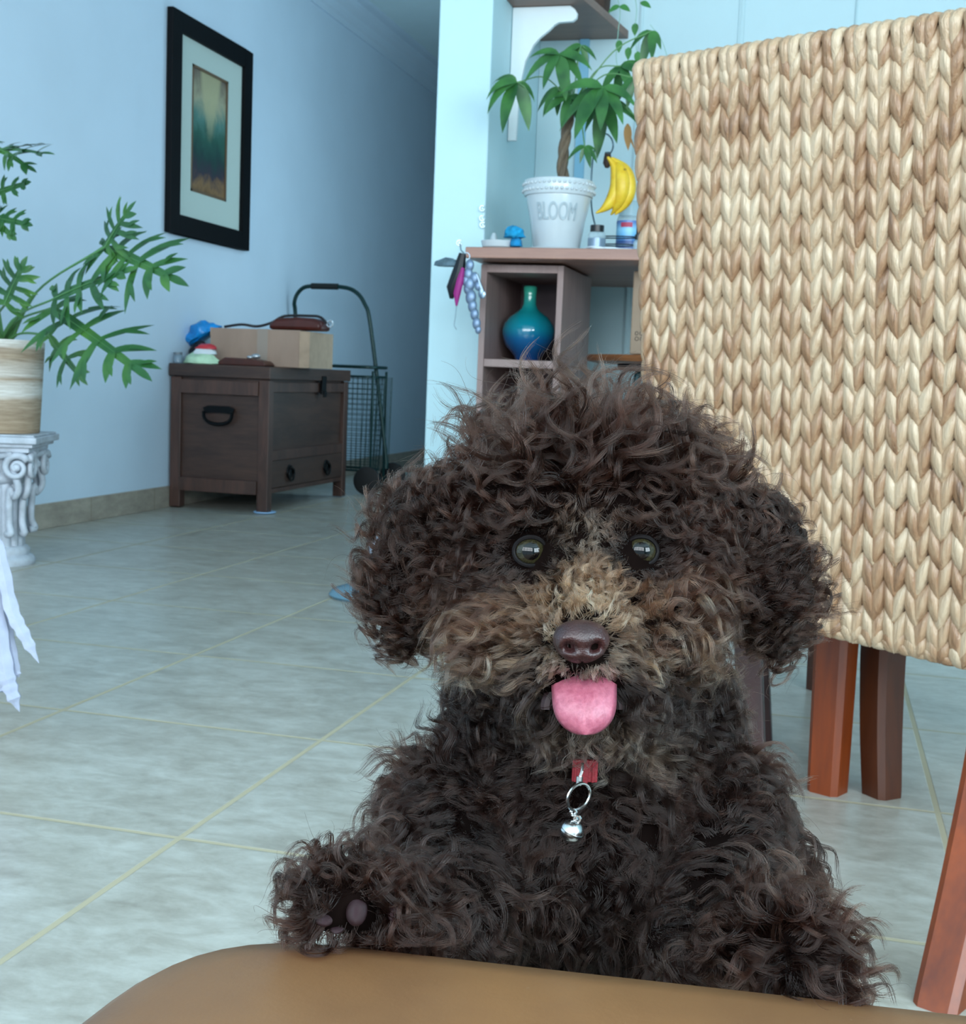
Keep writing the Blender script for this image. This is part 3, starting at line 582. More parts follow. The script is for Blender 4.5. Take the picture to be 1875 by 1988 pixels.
def leaf_mesh(m, c, ax, side, nrm, L, W, Hh, n=9, k=6, lift=.0):
    """a flattened pod of fibre: pointed at both ends, bulging outwards, lower end lifted"""
    c, ax, side, nrm = Vector(c), Vector(ax).normalized(), Vector(side).normalized(), Vector(nrm).normalized(); vs = []
    for i in range(n+1):
        u = -1+2*i/n; wd = max(.03, (1-abs(u)**1.75))**.8*(1-.16*u); 
        for j in range(k+1):
            q = PI*j/k-0; x = -math.cos(q)*W/2*wd; h = (math.sin(q)**.8)*Hh*wd*(1+.18*math.cos(3*q))
            vs.append(c+ax*(u*L/2)+side*x+nrm*(h+lift*(-u)-Hh*.25))
    fs = [(i*(k+1)+j, i*(k+1)+j+1, (i+1)*(k+1)+j+1, (i+1)*(k+1)+j) for i in range(n) for j in range(k)]
    m.add(vs, fs)
def woven_panel(W, z0, z1, th, lean, seed, name, parent, hem=None):
    rnd = random.Random(seed); m = MB(); nc = 19; cw = W/nc; nr = 21; rh = (z1-z0-.012)/nr
    hw, ht = W/2, th/2
    def P(s, z, out):                                       # s along the perimeter, out = offset from the surface
        per = 2*W+2*th; s %= per
        if s < W: p = Vector((-hw+s, -ht-out, z)); nn = Vector((0, -1, 0)); tt = Vector((1, 0, 0))
        elif s < W+th: p = Vector((hw+out, -ht+s-W, z)); nn = Vector((1, 0, 0)); tt = Vector((0, 1, 0))
        elif s < 2*W+th: p = Vector((hw-(s-W-th), ht+out, z)); nn = Vector((0, 1, 0)); tt = Vector((-1, 0, 0))
        else: p = Vector((-hw-out, ht-(s-2*W-th), z)); nn = Vector((-1, 0, 0)); tt = Vector((0, -1, 0))
        return p, nn, tt
    cols = [cw*(i+.5) for i in range(nc)]+[W+th/2]+[W+th+cw*(i+.5) for i in range(nc)]+[2*W+th*1.5]
    for s in cols:
        ph = rnd.uniform(-.12, .12)
        for r in range(nr+1):
            for sd in (-1, 1):
                z = z1-.010-rh*(r+.25+ph+rnd.uniform(-.06, .06)); L = rh*rnd.uniform(1.75, 2.05)
                if r == nr: L *= .6; z += rh*.35
                if z+L*.5 > z1-.004: L = min(L, rh*1.5); z = z1-.004-L*.5
                if z-L*.45 < z0-.004: z = z0-.004+L*.45
                p, nn, tt = P(s+sd*cw*(.245+rnd.uniform(-.015, .015)), z, .0)
                tl = rnd.uniform(.20, .32)
                ax = Vector((0, 0, 1))*math.cos(tl)-tt*sd*math.sin(tl)
                leaf_mesh(m, p, ax, ax.cross(nn), nn, L, cw*rnd.uniform(.62, .74), .0095, lift=.0036)
    for i in range(nc):                                      # rim wrapped over the top edge
        for sd in (-1, 1):
            x = -hw+cw*(i+.5+sd*.25); tl = sd*.3; n_ = 12; vs = []; k = 6
            wd0 = cw*rnd.uniform(.6, .7)
            for a in range(n_+1):
                q = -1.25+(PI+2.5-0)*a/n_; u = -1+2*a/n_; wd = max(.05, 1-abs(u)**3)**.7
                if q < 0: cy_, cz_ = -ht-.004, z1-.012+q*.022
                elif q > PI: cy_, cz_ = ht+.004, z1-.012-(q-PI)*.022
                else: cy_, cz_ = -(ht+.004)*math.cos(q), z1-.012+(.012)*math.sin(q)
                nn = Vector((0, -math.cos(min(max(q, 0), PI)), math.sin(min(max(q, 0), PI))*.7+.05)).normalized()
                for j in range(k+1):
                    b = PI*j/k; vs.append(Vector((x-math.cos(b)*wd0/2*wd+tl*(-abs(u))*-.010, cy_, cz_))+nn*(math.sin(b)*.0065*wd))
            m.add(vs, [(a*(k+1)+j, a*(k+1)+j+1, (a+1)*(k+1)+j+1, (a+1)*(k+1)+j) for a in range(n_) for j in range(k)])
    for i in range(int(nc*1.6)):                             # small hem twists along the bottom edge
        x = -hw+W*(i+.5)/(nc*1.6)
        for sy in (-1, 1): leaf_mesh(m, (x, sy*ht, z0+.002), (.8, 0, -.35), Vector((.35, 0, .8)), (0, sy, -.2), cw*1.15, .016, .008)
    o = m.build(name, M_wov, parent, weld=False, angle=180)
    c = MB().box((-hw+.002, -ht+.001, z0+.002), (hw-.002, ht-.001, z1-.006)).build('core', M_core, o, smooth=False)
    for ob in (o, c):
        for v in ob.data.vertices: v.co.y += math.tan(lean)*(z1-v.co.z)
        if hem:
            for v in ob.data.vertices: v.co.z += hem(v.co.x, v.co.z)
    return o
CW, ZT = .50, 1.023
def woven_chair(label, loc, rot, seed, lean=math.radians(8), splay=1.0):
    c = thing('dining_chair', label, 'chair', loc, rot, None)
    # local origin: under the middle of the back panel's top edge; +y is where the sitter faces
    def hem(x, z): return -max(0, (x+.02))*.055*max(0, (.55-z)/.2)*1.0
    woven_panel(CW, .338, ZT, .040, lean, seed, 'woven_back', c, hem)
    st_ = MB(); zz = .462; y0_, y1_ = .10, .53; rnd = random.Random(seed+1)
    st_.box((-.235, y0_+.01, .345), (.235, y1_-.01, zz-.004))
    st_.build('seat_core', M_core, c, smooth=False)
    m = MB()
    for i in range(18):
        for j in range(14):
            for sd in (-1, 1):
                x = -.235+.47*(i+.5+sd*.24)/18; y = y0_+(y1_-y0_)*(j+.5)/14
                ax = Vector((-sd*.28, .95, 0)); leaf_mesh(m, (x, y, zz-.004), ax, ax.cross(Vector((0, 0, 1))), (0, 0, 1), .055, .018, .008, 6, 4)
    for side in range(3):
        for i in range(17):
            for j in range(4):
                for sd in (-1, 1):
                    u = -.235+.47*(i+.5+sd*.24)/17; z = .452-.03*j; ax0 = Vector((0, 0, .95))
                    if side == 0: p, nn, tt = (u, y1_-.008, z), Vector((0, 1, 0)), Vector((-1, 0, 0))
                    elif side == 1: p, nn, tt = (.233, y0_+.02+(u+.235)*.88, z), Vector((1, 0, 0)), Vector((0, 1, 0))
                    else: p, nn, tt = (-.233, y0_+.02+(u+.235)*.88, z), Vector((-1, 0, 0)), Vector((0, -1, 0))
                    ax = ax0-tt*sd*.28; leaf_mesh(m, p, ax, ax.cross(nn), nn, .050, .018, .008, 6, 4)
    m.build('woven_seat', M_wov, c, weld=False, angle=180)
    def leg(pts, hw_):
        m = MB(); n_ = len(pts); P_ = bez(pts, 6); N_ = len(P_); vs = []
        for i, p in enumerate(P_):
            h = hw_[0]+(hw_[1]-hw_[0])*i/(N_-1); e = h*.32
            if i == N_-1: h *= .86
            vs += [(p[0]+a, p[1]+b, p[2]) for a, b in ((-h, -h+e), (-h+e, -h), (h-e, -h), (h, -h+e), (h, h-e), (h-e, h), (-h+e, h), (-h, h-e))]
        fs = [(i*8+j, i*8+(j+1) % 8, (i+1)*8+(j+1) % 8, (i+1)*8+j) for i in range(N_-1) for j in range(8)]+[tuple(range(8))[::-1], tuple(range((N_-1)*8, N_*8))]
        m.add(vs, fs); return m.build('leg', M_oak if splay == 1 else M_oak_shaded, c, angle=30)
    for s_ in (-1, 1):
        leg([(s_*.185, .505, .40), (s_*.180, .500, .22), (s_*.176, .495, .012), (s_*.176, .495, 0)], (.030, .024))
        leg([(s_*.212, -.076+(.196)*splay, .42), (s_*.218, -.076+.155*splay+.012*(1-splay), .26), (s_*.228, -.076+.075*splay+.008*(1-splay), .12), (s_*.234, -.076+.006*splay, .010), (s_*.235, -.076, 0)], (.027, .022) if splay == 1 else (.032, .023))
    return c
TL = np.array([-.243, 1.640, 0]); dv = np.array([.895, -.446, 0]); rot1 = math.atan2(-.446, .895)
woven_chair('pale woven chair with tall braided back turned to the camera, right of the dog', TL+dv*CW/2, rot1, 4)
# second chair: rear foot at B, rotated so that its opposite foot shows left of the first leg
rot2 = math.radians(43.4); cB = np.array([.126, 2.062]); l = np.array([-.235, -.076]); R2 = np.array([[math.cos(rot2), -math.sin(rot2)], [math.sin(rot2), math.cos(rot2)]])
o2 = cB-R2@l
woven_chair('second woven chair mostly hidden behind the first, only its shade-darkened brown legs showing', (o2[0], o2[1], 0), rot2, 9, splay=.15)

# ================================================================== small dark stool behind the dog
ss = thing('wooden_stool', 'low dark reddish stool behind the dog, one leg showing beside its right ear', 'stool', (-.195, 2.165, 0))
M_mah = wood('mahogany', '#221011', '#3a1d1c', .45, 5, (1, 1, .1), .0002, .05)
MB().lathe([(0, 0), (.14, 0), (.148, .008), (.148, .024), (.14, .03), (0, .03)], 40, T((0, 0, .295))).build('seat', M_mah, ss)
for sx_ in (-1, 1):
    for sy_ in (-1, 1):
        MB().add([(sx_*a-h if False else sx_*a+dx*h, sy_*a+dy*h, z) for z, a, h in ((.297, .095, .022), (0, .125, .020)) for dx, dy in ((-1, -1), (1, -1), (1, 1), (-1, 1))], [(0, 3, 2, 1), (4, 5, 6, 7), (0, 1, 5, 4), (1, 2, 6, 5), (2, 3, 7, 6), (3, 0, 4, 7)]).build('leg', M_mah, ss, bevel=.003, smooth=False)

# ================================================================== brown padded chair in front
M_vin = NT('brown_vinyl'); cv = M_vin.coord(); nv = M_vin.noise(cv, 7, 4, .6); sp2 = M_vin.noise(cv, 160, 2, .5)
M_vin.base(M_vin.mix(M_vin.n('ShaderNodeMapRange', ins={0: sp2, 1: .74, 2: .78}).outputs[0], M_vin.ramp(nv, [(.3, lin('#64452f')), (.7, lin('#865f3c'))]), lin('#8c7058')))
M_vin.b.inputs['Roughness'].default_value = .42; M_vin.bump(M_vin.noise(cv, 420, 3, .6), .0002, .3); M_vin = M_vin.m
pc = thing('padded_chair', 'chair with smooth brown vinyl seat pad at the bottom of the photo', 'chair', (0, 0.2, 0))
def outline(ins=0.0):
    cs = [(-.200, .190), (.222, .232), (.250, -.20), (-.222, -.23)]; rd = [.052, .05, .06, .06]; pts = []
    for i in range(4):
        p = Vector(cs[i]); a = (Vector(cs[i-1])-p).normalized(); b = (Vector(cs[(i+1) % 4])-p).normalized(); r = rd[i]
        p = p+(a+b)*ins; r = max(.012, r-ins*.5)
        for k_ in range(9):
            t_ = k_/8; q0, q1, q2 = p+a*r, p, p+b*r; pts.append(q0*(1-t_)**2+q1*2*t_*(1-t_)+q2*t_*t_)
    return pts
m = MB(); rings = [(0, .398), (-.002, .405), (-.002, .422), (.003, .432), (.010, .437), (.022, .4395), (.045, .4405), (.075, .4405)]
for ins, z in rings: m.v += [(p.x, p.y, z) for p in outline(ins)]
N_ = 36
for i in range(len(rings)-1):
    for j in range(N_): m.f.append((i*N_+j, i*N_+(j+1) % N_, (i+1)*N_+(j+1) % N_, (i+1)*N_+j)); m.mi.append(0)
m.f.append(tuple(range(N_))[::-1]); m.f.append(tuple(range((len(rings)-1)*N_, len(rings)*N_))); m.mi += [0, 0]
m.build('seat_pad', M_vin, pc, angle=180)
fm = MB(); o_ = outline(.02); fm.prism([(p.x, p.y) for p in o_], .36, .397); fm.build('seat_frame', M_mah, pc, smooth=False)
for x_, y_ in ((-.155, .135), (.175, .165), (.20, -.16), (-.18, -.18)):
    MB().add([(x_+dx*h, y_+dy*h, z) for z, h in ((.362, .020), (0, .014)) for dx, dy in ((-1, -1), (1, -1), (1, 1), (-1, 1))], [(0, 3, 2, 1), (4, 5, 6, 7), (0, 1, 5, 4), (1, 2, 6, 5), (2, 3, 7, 6), (3, 0, 4, 7)]).build('leg', M_mah, pc, bevel=.003, smooth=False)

# ================================================================== plinth and philodendron on the left
M_pl = mat('white_plaster', (.46, .50, .56), .6, var=.22, vscale=22, bump=.002, bscale=40)
px_, py_ = -2.435, 3.42
pn = thing('plinth', 'white ornate classical column pedestal with scroll capital at the left edge', 'pedestal', (px_, py_, 0), .35)
m = MB(); m.lathe([(.0, 0), (.105, 0), (.108, .012), (.100, .024), (.088, .03), (.092, .045), (.082, .055), (.072, .06)], 40)
pr_ = []
nf = 16; vs = []; zz_ = (.058, .15, .26)
for z in zz_:
    for j in range(nf*6): q = 2*PI*j/(nf*6); vs.append(((.070+.006*abs(math.sin(q*nf/2)))*math.cos(q), (.070+.006*abs(math.sin(q*nf/2)))*math.sin(q), z))
m.add(vs, [(i*nf*6+j, i*nf*6+(j+1) % (nf*6), (i+1)*nf*6+(j+1) % (nf*6), (i+1)*nf*6+j) for i in range(2) for j in range(nf*6)])
m.lathe([(.074, .25), (.092, .262), (.092, .275), (.08, .285), (.10, .33), (.12, .352), (0, .355)], 40)
m.build('shaft', M_pl, pn, angle=60)
m = MB()
for k_ in range(4):
    Rz = Matrix.Rotation(k_*PI/2, 4, 'Z')
    for s_ in (-1, 1):
        pts = [Rz @ Vector((s_*(.082+(.040*(1-i/34))*math.cos(.6+i*.36)), -.118, .305+(.040*(1-i/34))*math.sin(.6+i*.36))) for i in range(32)]
        m.tube(pts, [.0115*(1-i/50) for i in range(32)], 7)
        m.ball(Rz @ Vector((s_*.082, -.114, .305)), .012, 10, 8)
        m.tube(bez([Rz @ Vector(p) for p in ((s_*.05, -.095, .335), (s_*.085, -.108, .25), (s_*.07, -.094, .215), (s_*.055, -.088, .235), (s_*.052, -.082, .14), (s_*.06, -.092, .105), (s_*.045, -.08, .10))], 6), .011, 7)
    m.tube(bez([Rz @ Vector(p) for p in ((-.07, -.12, .345), (0, -.105, .335), (.07, -.12, .345))], 6), .009, 7)
    m.ball(Rz @ Vector((0, -.105, .31)), (.02, .02, .016), 10, 8)
m.build('scroll_capital', M_pl, pn, angle=180)
m = MB()
for a, z0_, z1_ in ((.118, .350, .366), (.132, .366, .378), (.146, .378, .398), (.138, .398, .404)): m.box((-a, -a, z0_), (a, a, z1_))
m.build('abacus', M_pl, pn, bevel=.004, smooth=False)
t = NT('banded_rope'); s_ = t.n('ShaderNodeSeparateXYZ', ins={0: t.coord()}); cz = t.math('ADD', s_.outputs[2], t.math('MULTIPLY', t.noise(t.coord(), 10, 2, .5), .012))
nz = t.noise(t.coord(), 40, 4, .7, (.25, .25, 4))
t.base(t.mix(t.ramp(t.math('DIVIDE', cz, .28), [(0, (1, 1, 1, 1)), (.38, (.85, .85, .85, 1)), (.44, (0, 0, 0, 1)), (.56, (.2, .2, .2, 1)), (.60, (.9, .9, .9, 1)), (.64, (.15, .15, .15, 1)), (.75, (.5, .5, .5, 1)), (.84, (.9, .9, .9, 1)), (.93, (.8, .8, .8, 1)), (.96, (0, 0, 0, 1))]),
    t.ramp(nz, [(.3, lin('#b5ab9c')), (.7, lin('#e8e6e2'))]), t.ramp(nz, [(.3, lin('#7f6850')), (.7, lin('#b39c80'))]))); t.b.inputs['Roughness'].default_value = .85
t.bump(nz, .004, .7)
m = MB(); prof = []
for i in range(45): q = i/44; prof.append((.118+.014*q+.0022*math.sin(q*2*PI*22), .004+.272*q))
prof = [(0, .0), (.116, .0)]+prof+[(.128, .281), (.122, .276), (.118, .22), (0, .22)]
pot2 = tag(m.lathe(prof, 64).build('rope_basket', t.m, loc=(px_, py_, .4045), angle=80), 'brown and white banded rope basket planter standing on the plinth', 'planter')
t = NT('philodendron_leaf'); nz = t.noise(t.coord(), 7, 3, .5); t.base(t.ramp(nz, [(.32, lin('#1a4322')), (.52, lin('#27592b')), (.74, lin('#4f7f30'))])); t.b.inputs['Roughness'].default_value = .38
t.b.inputs['Subsurface Weight'].default_value = .12; t.b.inputs['Subsurface Radius'].default_value = (.002, .004, .001); M_phil = t.m
ph = thing('philodendron', 'split-leaf philodendron with deeply lobed green leaves in the rope basket', 'plant', (px_, py_, .62))
OP = np.array([px_, py_, .62])
def lobed(m, base, tip, nrm, W, nl, seed, droop=.15, lw=.024):
    rnd = random.Random(seed); b, t_ = Vector(base), Vector(tip); ax = (t_-b); L = ax.length; ax.normalize(); nrm = Vector(nrm).normalized(); s_ = ax.cross(nrm).normalized(); nrm = s_.cross(ax).normalized()
    def mid(u): return b+ax*(L*u)-nrm*(droop*L*u*u)
    def strip(p0, d, ln, w0, dz):
        vs = []; k = 6
        sd = d.cross(nrm).normalized()
        for i in range(k+1):
            u = i/k; w_ = w0*(.62+.55*math.sin(PI*min(1, u*.8+.02)))*(1-u**3.5)+.0003
            p = p0+d*(ln*u)-nrm*(dz*u*u*ln)
            vs += [p-sd*w_*.5+nrm*w_*.12, p, p+sd*w_*.5+nrm*w_*.12]
        m.add(vs, [(i*3+j, i*3+j+1, i*3+j+4, i*3+j+3) for i in range(k) for j in (0, 1)])
    vs = []; k = 10                                          # central blade
    for i in range(k+1):
        u = i/k; p = mid(u); w_ = lw*1.5*(1-u*.5)*min(1, .35+u*4)
        vs += [p-s_*w_*.5, p+nrm*.001, p+s_*w_*.5]
    m.add(vs, [(i*3+j, i*3+j+1, i*3+j+4, i*3+j+3) for i in range(k) for j in (0, 1)])
    for i in range(nl):
        u = .04+.86*i/(nl-1); ln = W*(math.sin(PI*(.22+.70*u)))**.9*rnd.uniform(.85, 1.1)
        for sd in (-1, 1):
            a = math.radians(112-78*u+rnd.uniform(-6, 6)); d = (ax*math.cos(a)+s_*sd*math.sin(a)+nrm*rnd.uniform(-.22, .12)).normalized()
            strip(mid(u), d, ln, lw*rnd.uniform(.75, 1.05), rnd.uniform(.05, .35))
            if ln > W*.5:                                    # forked tip
                q = mid(u)+d*ln*.42; d2 = (d+ax*.75*(1 if rnd.random() < .6 else -.7)).normalized(); strip(q, d2, ln*.48, lw*.55, .2)
    strip(mid(.95), ax-nrm*droop, W*.5, lw*.8, .1)
lv = MB(); st = MB(); vn_ = MB()
# (base px, tip px, y of base, y of tip, normal, width m, lobes, droop)
LV = [((100, 598), (262, 708), 3.30, 3.16, (.25, -.75, .5), .125, 5, .05), ((200, 480), (318, 522), 3.28, 3.20, (.0, -.85, .5), .115, 5, .15), ((206, 478), (240, 412), 3.26, 3.24, (-.2, -.9, .3), .075, 4, .1),
      ((105, 580), (230, 518), 3.24, 3.20, (.1, -.8, .55), .085, 5, .1), ((95, 650), (140, 722), 3.34, 3.28, (-.3, -.8, .4), .070, 3, .2), ((10, 590), (38, 520), 3.22, 3.20, (.3, -.9, .2), .065, 4, .1),
      ((-25, 300), (62, 262), 3.3, 3.25, (.1, -.5, .8), .075, 4, .3), ((-20, 285), (45, 300), 3.26, 3.24, (.1, -.6, .8), .06, 3, .3), ((-30, 385), (42, 352), 3.36, 3.32, (.2, -.9, .3), .040, 4, .1), ((-30, 420), (45, 430), 3.36, 3.32, (.2, -.9, .3), .045, 4, .1), ((-60, 380), (20, 455), 3.36, 3.32, (.2, -.9, .3), .035, 3, .1)]
for i, (b_, t_, yb, yt, nn, W_, nl, dr) in enumerate(LV[:11]):
    B_, T_ = Vector(sub(pl(*b_, 1, yb), OP)), Vector(sub(pl(*t_, 1, yt), OP)); lobed(lv, B_, T_, nn, W_*1.30, nl+1, 30+i, dr, .028 if W_ > .08 else .019)
    st.tube(bez([Vector((.02*(i % 3)-.02, 0, .02)), Vector((B_.x*.4, B_.y*.5, B_.z*.5+.04)), B_], 8), [.006]*8+[.0035]*9, 6)
    ax = T_-B_; st.tube([B_+ax*u-Vector(nn).normalized()*(dr*ax.length*u*u-.0022) for u in np.linspace(0, .9, 7)], [.0022-.0018*u for u in np.linspace(0, 1, 7)], 5)
for i, (a, b, yy) in enumerate((( -90, 330, 3.3), (-140, 480, 3.3), (-120, 590, 3.25))):
    B_ = Vector(sub(pl(a+40, b, 1, yy), OP)); lobed(lv, B_, B_+Vector((-.14, -.04, .06)), (.1, -.7, .6), .09, 6, 60+i, .2, .018); st.tube(bez([Vector((-.02, 0, .02)), B_*.5+Vector((0, 0, .05)), B_], 8), .005, 6)
lv.build('leaves', M_phil, ph, weld=False, angle=70); st.build('stems', mat('philodendron_stem', '#4f7f4c', .45), ph, weld=False)
# side table just outside the frame with a pale throw whose ragged fringe hangs into view
RTv = np.array([math.cos(YAW), -math.sin(YAW), 0.]); EP = dp(-75, 905, 2.03); tc = EP-RTv*.235; tz = float(EP[2])
sd = thing('side_table', 'small dark round side table under the white throw at the left edge', 'table', (tc[0], tc[1], 0))
MB().lathe([(0, 0), (.21, 0), (.225, .006), (.225, .018), (.21, .024), (0, .024)], 40, T((0, 0, tz-.030))).build('tabletop', M_mah, sd)
for q in (.5, 2.6, 4.7): MB().tube([(.12*math.cos(q), .12*math.sin(q), tz-.032), (.17*math.cos(q), .17*math.sin(q), 0)], [.016, .012], 10).build('leg', M_mah, sd)
fg_ = thing('throw_blanket', 'white cloth throw whose ragged fringe hangs into view at the left edge', 'throw', (tc[0], tc[1], tz))
OF = np.array([tc[0], tc[1], tz]); M_cot = mat('white_cotton', (.38, .42, .54), .85, var=.1, vscale=30, bump=.002, bscale=90)
rt_ = random.Random(4); m = MB(); NQ = 72; rings = []
for r_, z_ in ((0.02, .004), (.12, .005), (.205, .004), (.228, -.002), (.236, -.020), (.240, -.055), (.243, -.085)):
    for k_ in range(NQ):
        q = 2*PI*k_/NQ; f_ = max(0, (r_-.2)/.04); m.v.append((r_*math.cos(q)*(1+.035*f_*math.sin(q*9)), r_*math.sin(q)*(1+.035*f_*math.sin(q*9)), z_-(.02*f_*abs(math.sin(q*5)))))
for a in range(6):
    for k_ in range(NQ): m.f.append((a*NQ+k_, a*NQ+(k_+1) % NQ, (a+1)*NQ+(k_+1) % NQ, (a+1)*NQ+k_)); m.mi.append(0)
m.f.append(tuple(range(NQ))[::-1]); m.mi.append(0)
cl_ = m.build('cloth', M_cot, fg_, angle=180); so_ = cl_.modifiers.new('thick', 'SOLIDIFY'); so_.thickness = .003; so_.offset = 1
m = MB()
def tassel(pts, w_):
    P_ = bez(pts, 8); n_ = len(P_)
    m.tube(P_, [w_*2/FPX*(.55+.6*math.sin(PI*i/n_)+.12*math.sin(i*1.7))*(1 if i < n_-5 else (n_-1-i)/5+.04) for i in range(n_)], 6)
for i, (pts, w_) in enumerate(([[(-45, 990), (-5, 1060), (22, 1180), (48, 1235), (76, 1288)], 13], [[(-50, 1000), (-12, 1150), (10, 1290), (22, 1340), (38, 1382)], 15], [[(-60, 1010), (-8, 1120), (18, 1230), (32, 1300), (37, 1315)], 8], [[(-70, 1000), (-32, 1150), (-10, 1260), (6, 1330), (10, 1345)], 16])):
    tassel([sub(dp(a, b, 2.0+.012*i), OF) for a, b in pts], w_)
for k_ in range(15):
    q = .75+5.0*k_/14; c_, s__ = math.cos(q), math.sin(q); l_ = rt_.uniform(.15, .26)
    tassel([(c_*r_, s__*r_, -.07-l_*u) for r_, u in ((.242, 0), (.25, .35), (.262, .7), (.275, 1))], rt_.uniform(9, 15))
m.build('fringe', M_cot, fg_)
# round dish with clear tank on the floor behind the dog
dc = thing('water_dish', 'blue-grey round dish with clear tank on the floor, partly behind the dog', 'dish', (-1.212, 3.37, 0))
MB().lathe([(0, 0), (.098, 0), (.105, .008), (.095, .022), (.06, .034), (0, .034)], 40).build('base', mat('slate_blue_plastic', '#5f8598', .25), dc)
MB().lathe([(.03, .034), (.035, .06), (.05, .09), (.05, .15), (.03, .175), (0, .18)], 32, T((.055, .0, 0))).build('tank', mat('clear_tank', '#b7c6df', .05, Alpha=.5, Specular_IOR_Level=.8), dc)
# ================================================================== the dog
npr = np.random.default_rng(12)
FH = np.array([F[0], F[1], 0.]); FH /= np.linalg.norm(FH)      # horizontal direction away from the viewer
RT = X0; ZU = np.array([0, 0, 1.])
def ell(p, D, r, rz, ang=0):                                     # (px,py), depth, (radii in px), depth radius m, in-plane angle
    s = D/FPX; c = dp(p[0], p[1], D); a = math.radians(ang)
    ex = XR*math.cos(a)+UP*math.sin(a); ey = -XR*math.sin(a)+UP*math.cos(a)
    return c, ex*(r[0]*s), ey*(r[1]*s), F*rz
parts = [
 ell((1140, 1015), .530, (245, 165), .046), ell((1135, 958), .545, (185, 82), .045), ell((1015, 952), .54, (95, 76), .035), ell((1275, 962), .54, (105, 78), .035), ell((1135, 1110), .520, (240, 150), .042),
 ell((995, 1215), .500, (85, 80), .030), ell((1270, 1215), .500, (85, 80), .030), ell((1130, 1215), .470, (88, 62), .034), ell((1128, 1262), .456, (74, 46), .022),
 ell((1130, 1170), .482, (66, 60), .026), ell((1133, 1372), .484, (86, 48), .026), ell((1060, 1300), .474, (62, 48), .022), ell((1200, 1300), .474, (62, 48), .022),
 ell((805, 1095), .535, (66, 165), .017, -6), ell((868, 1015), .540, (85, 60), .028), ell((1490, 1110), .535, (70, 165), .017, 6), ell((1420, 1010), .540, (92, 66), .028),
 ell((1140, 1380), .560, (235, 170), .052), ell((1140, 1500), .560, (270, 160), .055), ell((1145, 1660), .545, (300, 230), .060), ell((1145, 1900), .560, (290, 260), .065),
 ell((880, 1650), .535, (110, 170), .045, 8), ell((1410, 1660), .535, (120, 180), .045, -8),
]
def caps(a, b, ra, rb, n=7):                                     # tapered limb between two points (px,py,D); radii in metres
    A, B = dp(*a), dp(*b)
    for i in range(n):
        u = i/(n-1); r = ra+(rb-ra)*u; parts.append((A+(B-A)*u, XR*r, UP*r, F*r))
# forelegs: upper arm down to the elbow, forearm along the seat edge, paw
caps((870, 1650, .52), (905, 1775, .462), .022, .015); caps((905, 1775, .462), (720, 1765, .436), .0145, .0115); parts.append(ell((655, 1752), .425, (66, 62), .013)); 
caps((1420, 1660, .52), (1380, 1790, .462), .023, .016); caps((1380, 1790, .462), (1530, 1840, .430), .0145, .012); parts.append(ell((1570, 1862), .421, (66, 52), .013)); parts.append(ell((1320, 1835), .448, (70, 50), .014))
# toes
for a, b in ((607, 1722), (640, 1706), (678, 1710), (706, 1732)): parts.append(ell((a, b), .419, (22, 26), .006))
for a, b in ((1528, 1895), (1560, 1905), (1594, 1902), (1620, 1882)): parts.append(ell((a, b), .414, (22, 26), .006))
# trunk continues down behind the chair to the hips, then the hind legs stand on the floor
ch = dp(1145, 1900, .56)
def W3(r, b, z): return ch*np.array([1, 1, 0])+RT*r+FH*b+ZU*z
def caps3(A, B, ra, rb, n=7):
    for i in range(n):
        u = i/(n-1); r = ra+(rb-ra)*u; parts.append((A+(B-A)*u, XR*r, UP*r, F*r))
caps3(W3(0, .01, ch[2]-.01), W3(.0, .06, .235), .060, .050); 
for s_ in (-1, 1):
    caps3(W3(s_*.035, .055, .22), W3(s_*.05, .015, .145), .036, .022); caps3(W3(s_*.05, .015, .145), W3(s_*.05, .075, .075), .020, .012)
    caps3(W3(s_*.05, .075, .075), W3(s_*.05, .065, .018), .012, .012); caps3(W3(s_*.05, .065, .014), W3(s_*.05, .028, .012), .013, .012)
caps3(W3(0, .11, .24), W3(.01, .17, .30), .012, .008)
bm = bmesh.new()
for c, ex, ey, ez in parts:
    M_ = Matrix([[ex[i], ey[i], ez[i], c[i]] for i in range(3)]+[[0, 0, 0, 1]])
    bmesh.ops.create_icosphere(bm, subdivisions=4 if np.linalg.norm(ex) > .02 else 3, radius=1, matrix=M_)
me = bpy.data.meshes.new('tmp'); bm.to_mesh(me); bm.free(); tmp = bpy.data.objects.new('tmp', me); col.objects.link(tmp)
r_ = tmp.modifiers.new('r', 'REMESH'); r_.mode = 'VOXEL'; r_.voxel_size = .0034
s_ = tmp.modifiers.new('s', 'SMOOTH'); s_.factor = .5; s_.iterations = 7
bpy.context.view_layer.update(); dg = bpy.context.evaluated_depsgraph_get()
body_me = bpy.data.meshes.new_from_object(tmp.evaluated_get(dg)); bpy.data.objects.remove(tmp); body_me.name = 'dog'
DOGO = W3(0, .04, 0)
nv = len(body_me.vertices); V = np.empty(nv*3, 'f'); body_me.vertices.foreach_get('co', V); V = V.reshape(-1, 3).astype(float)
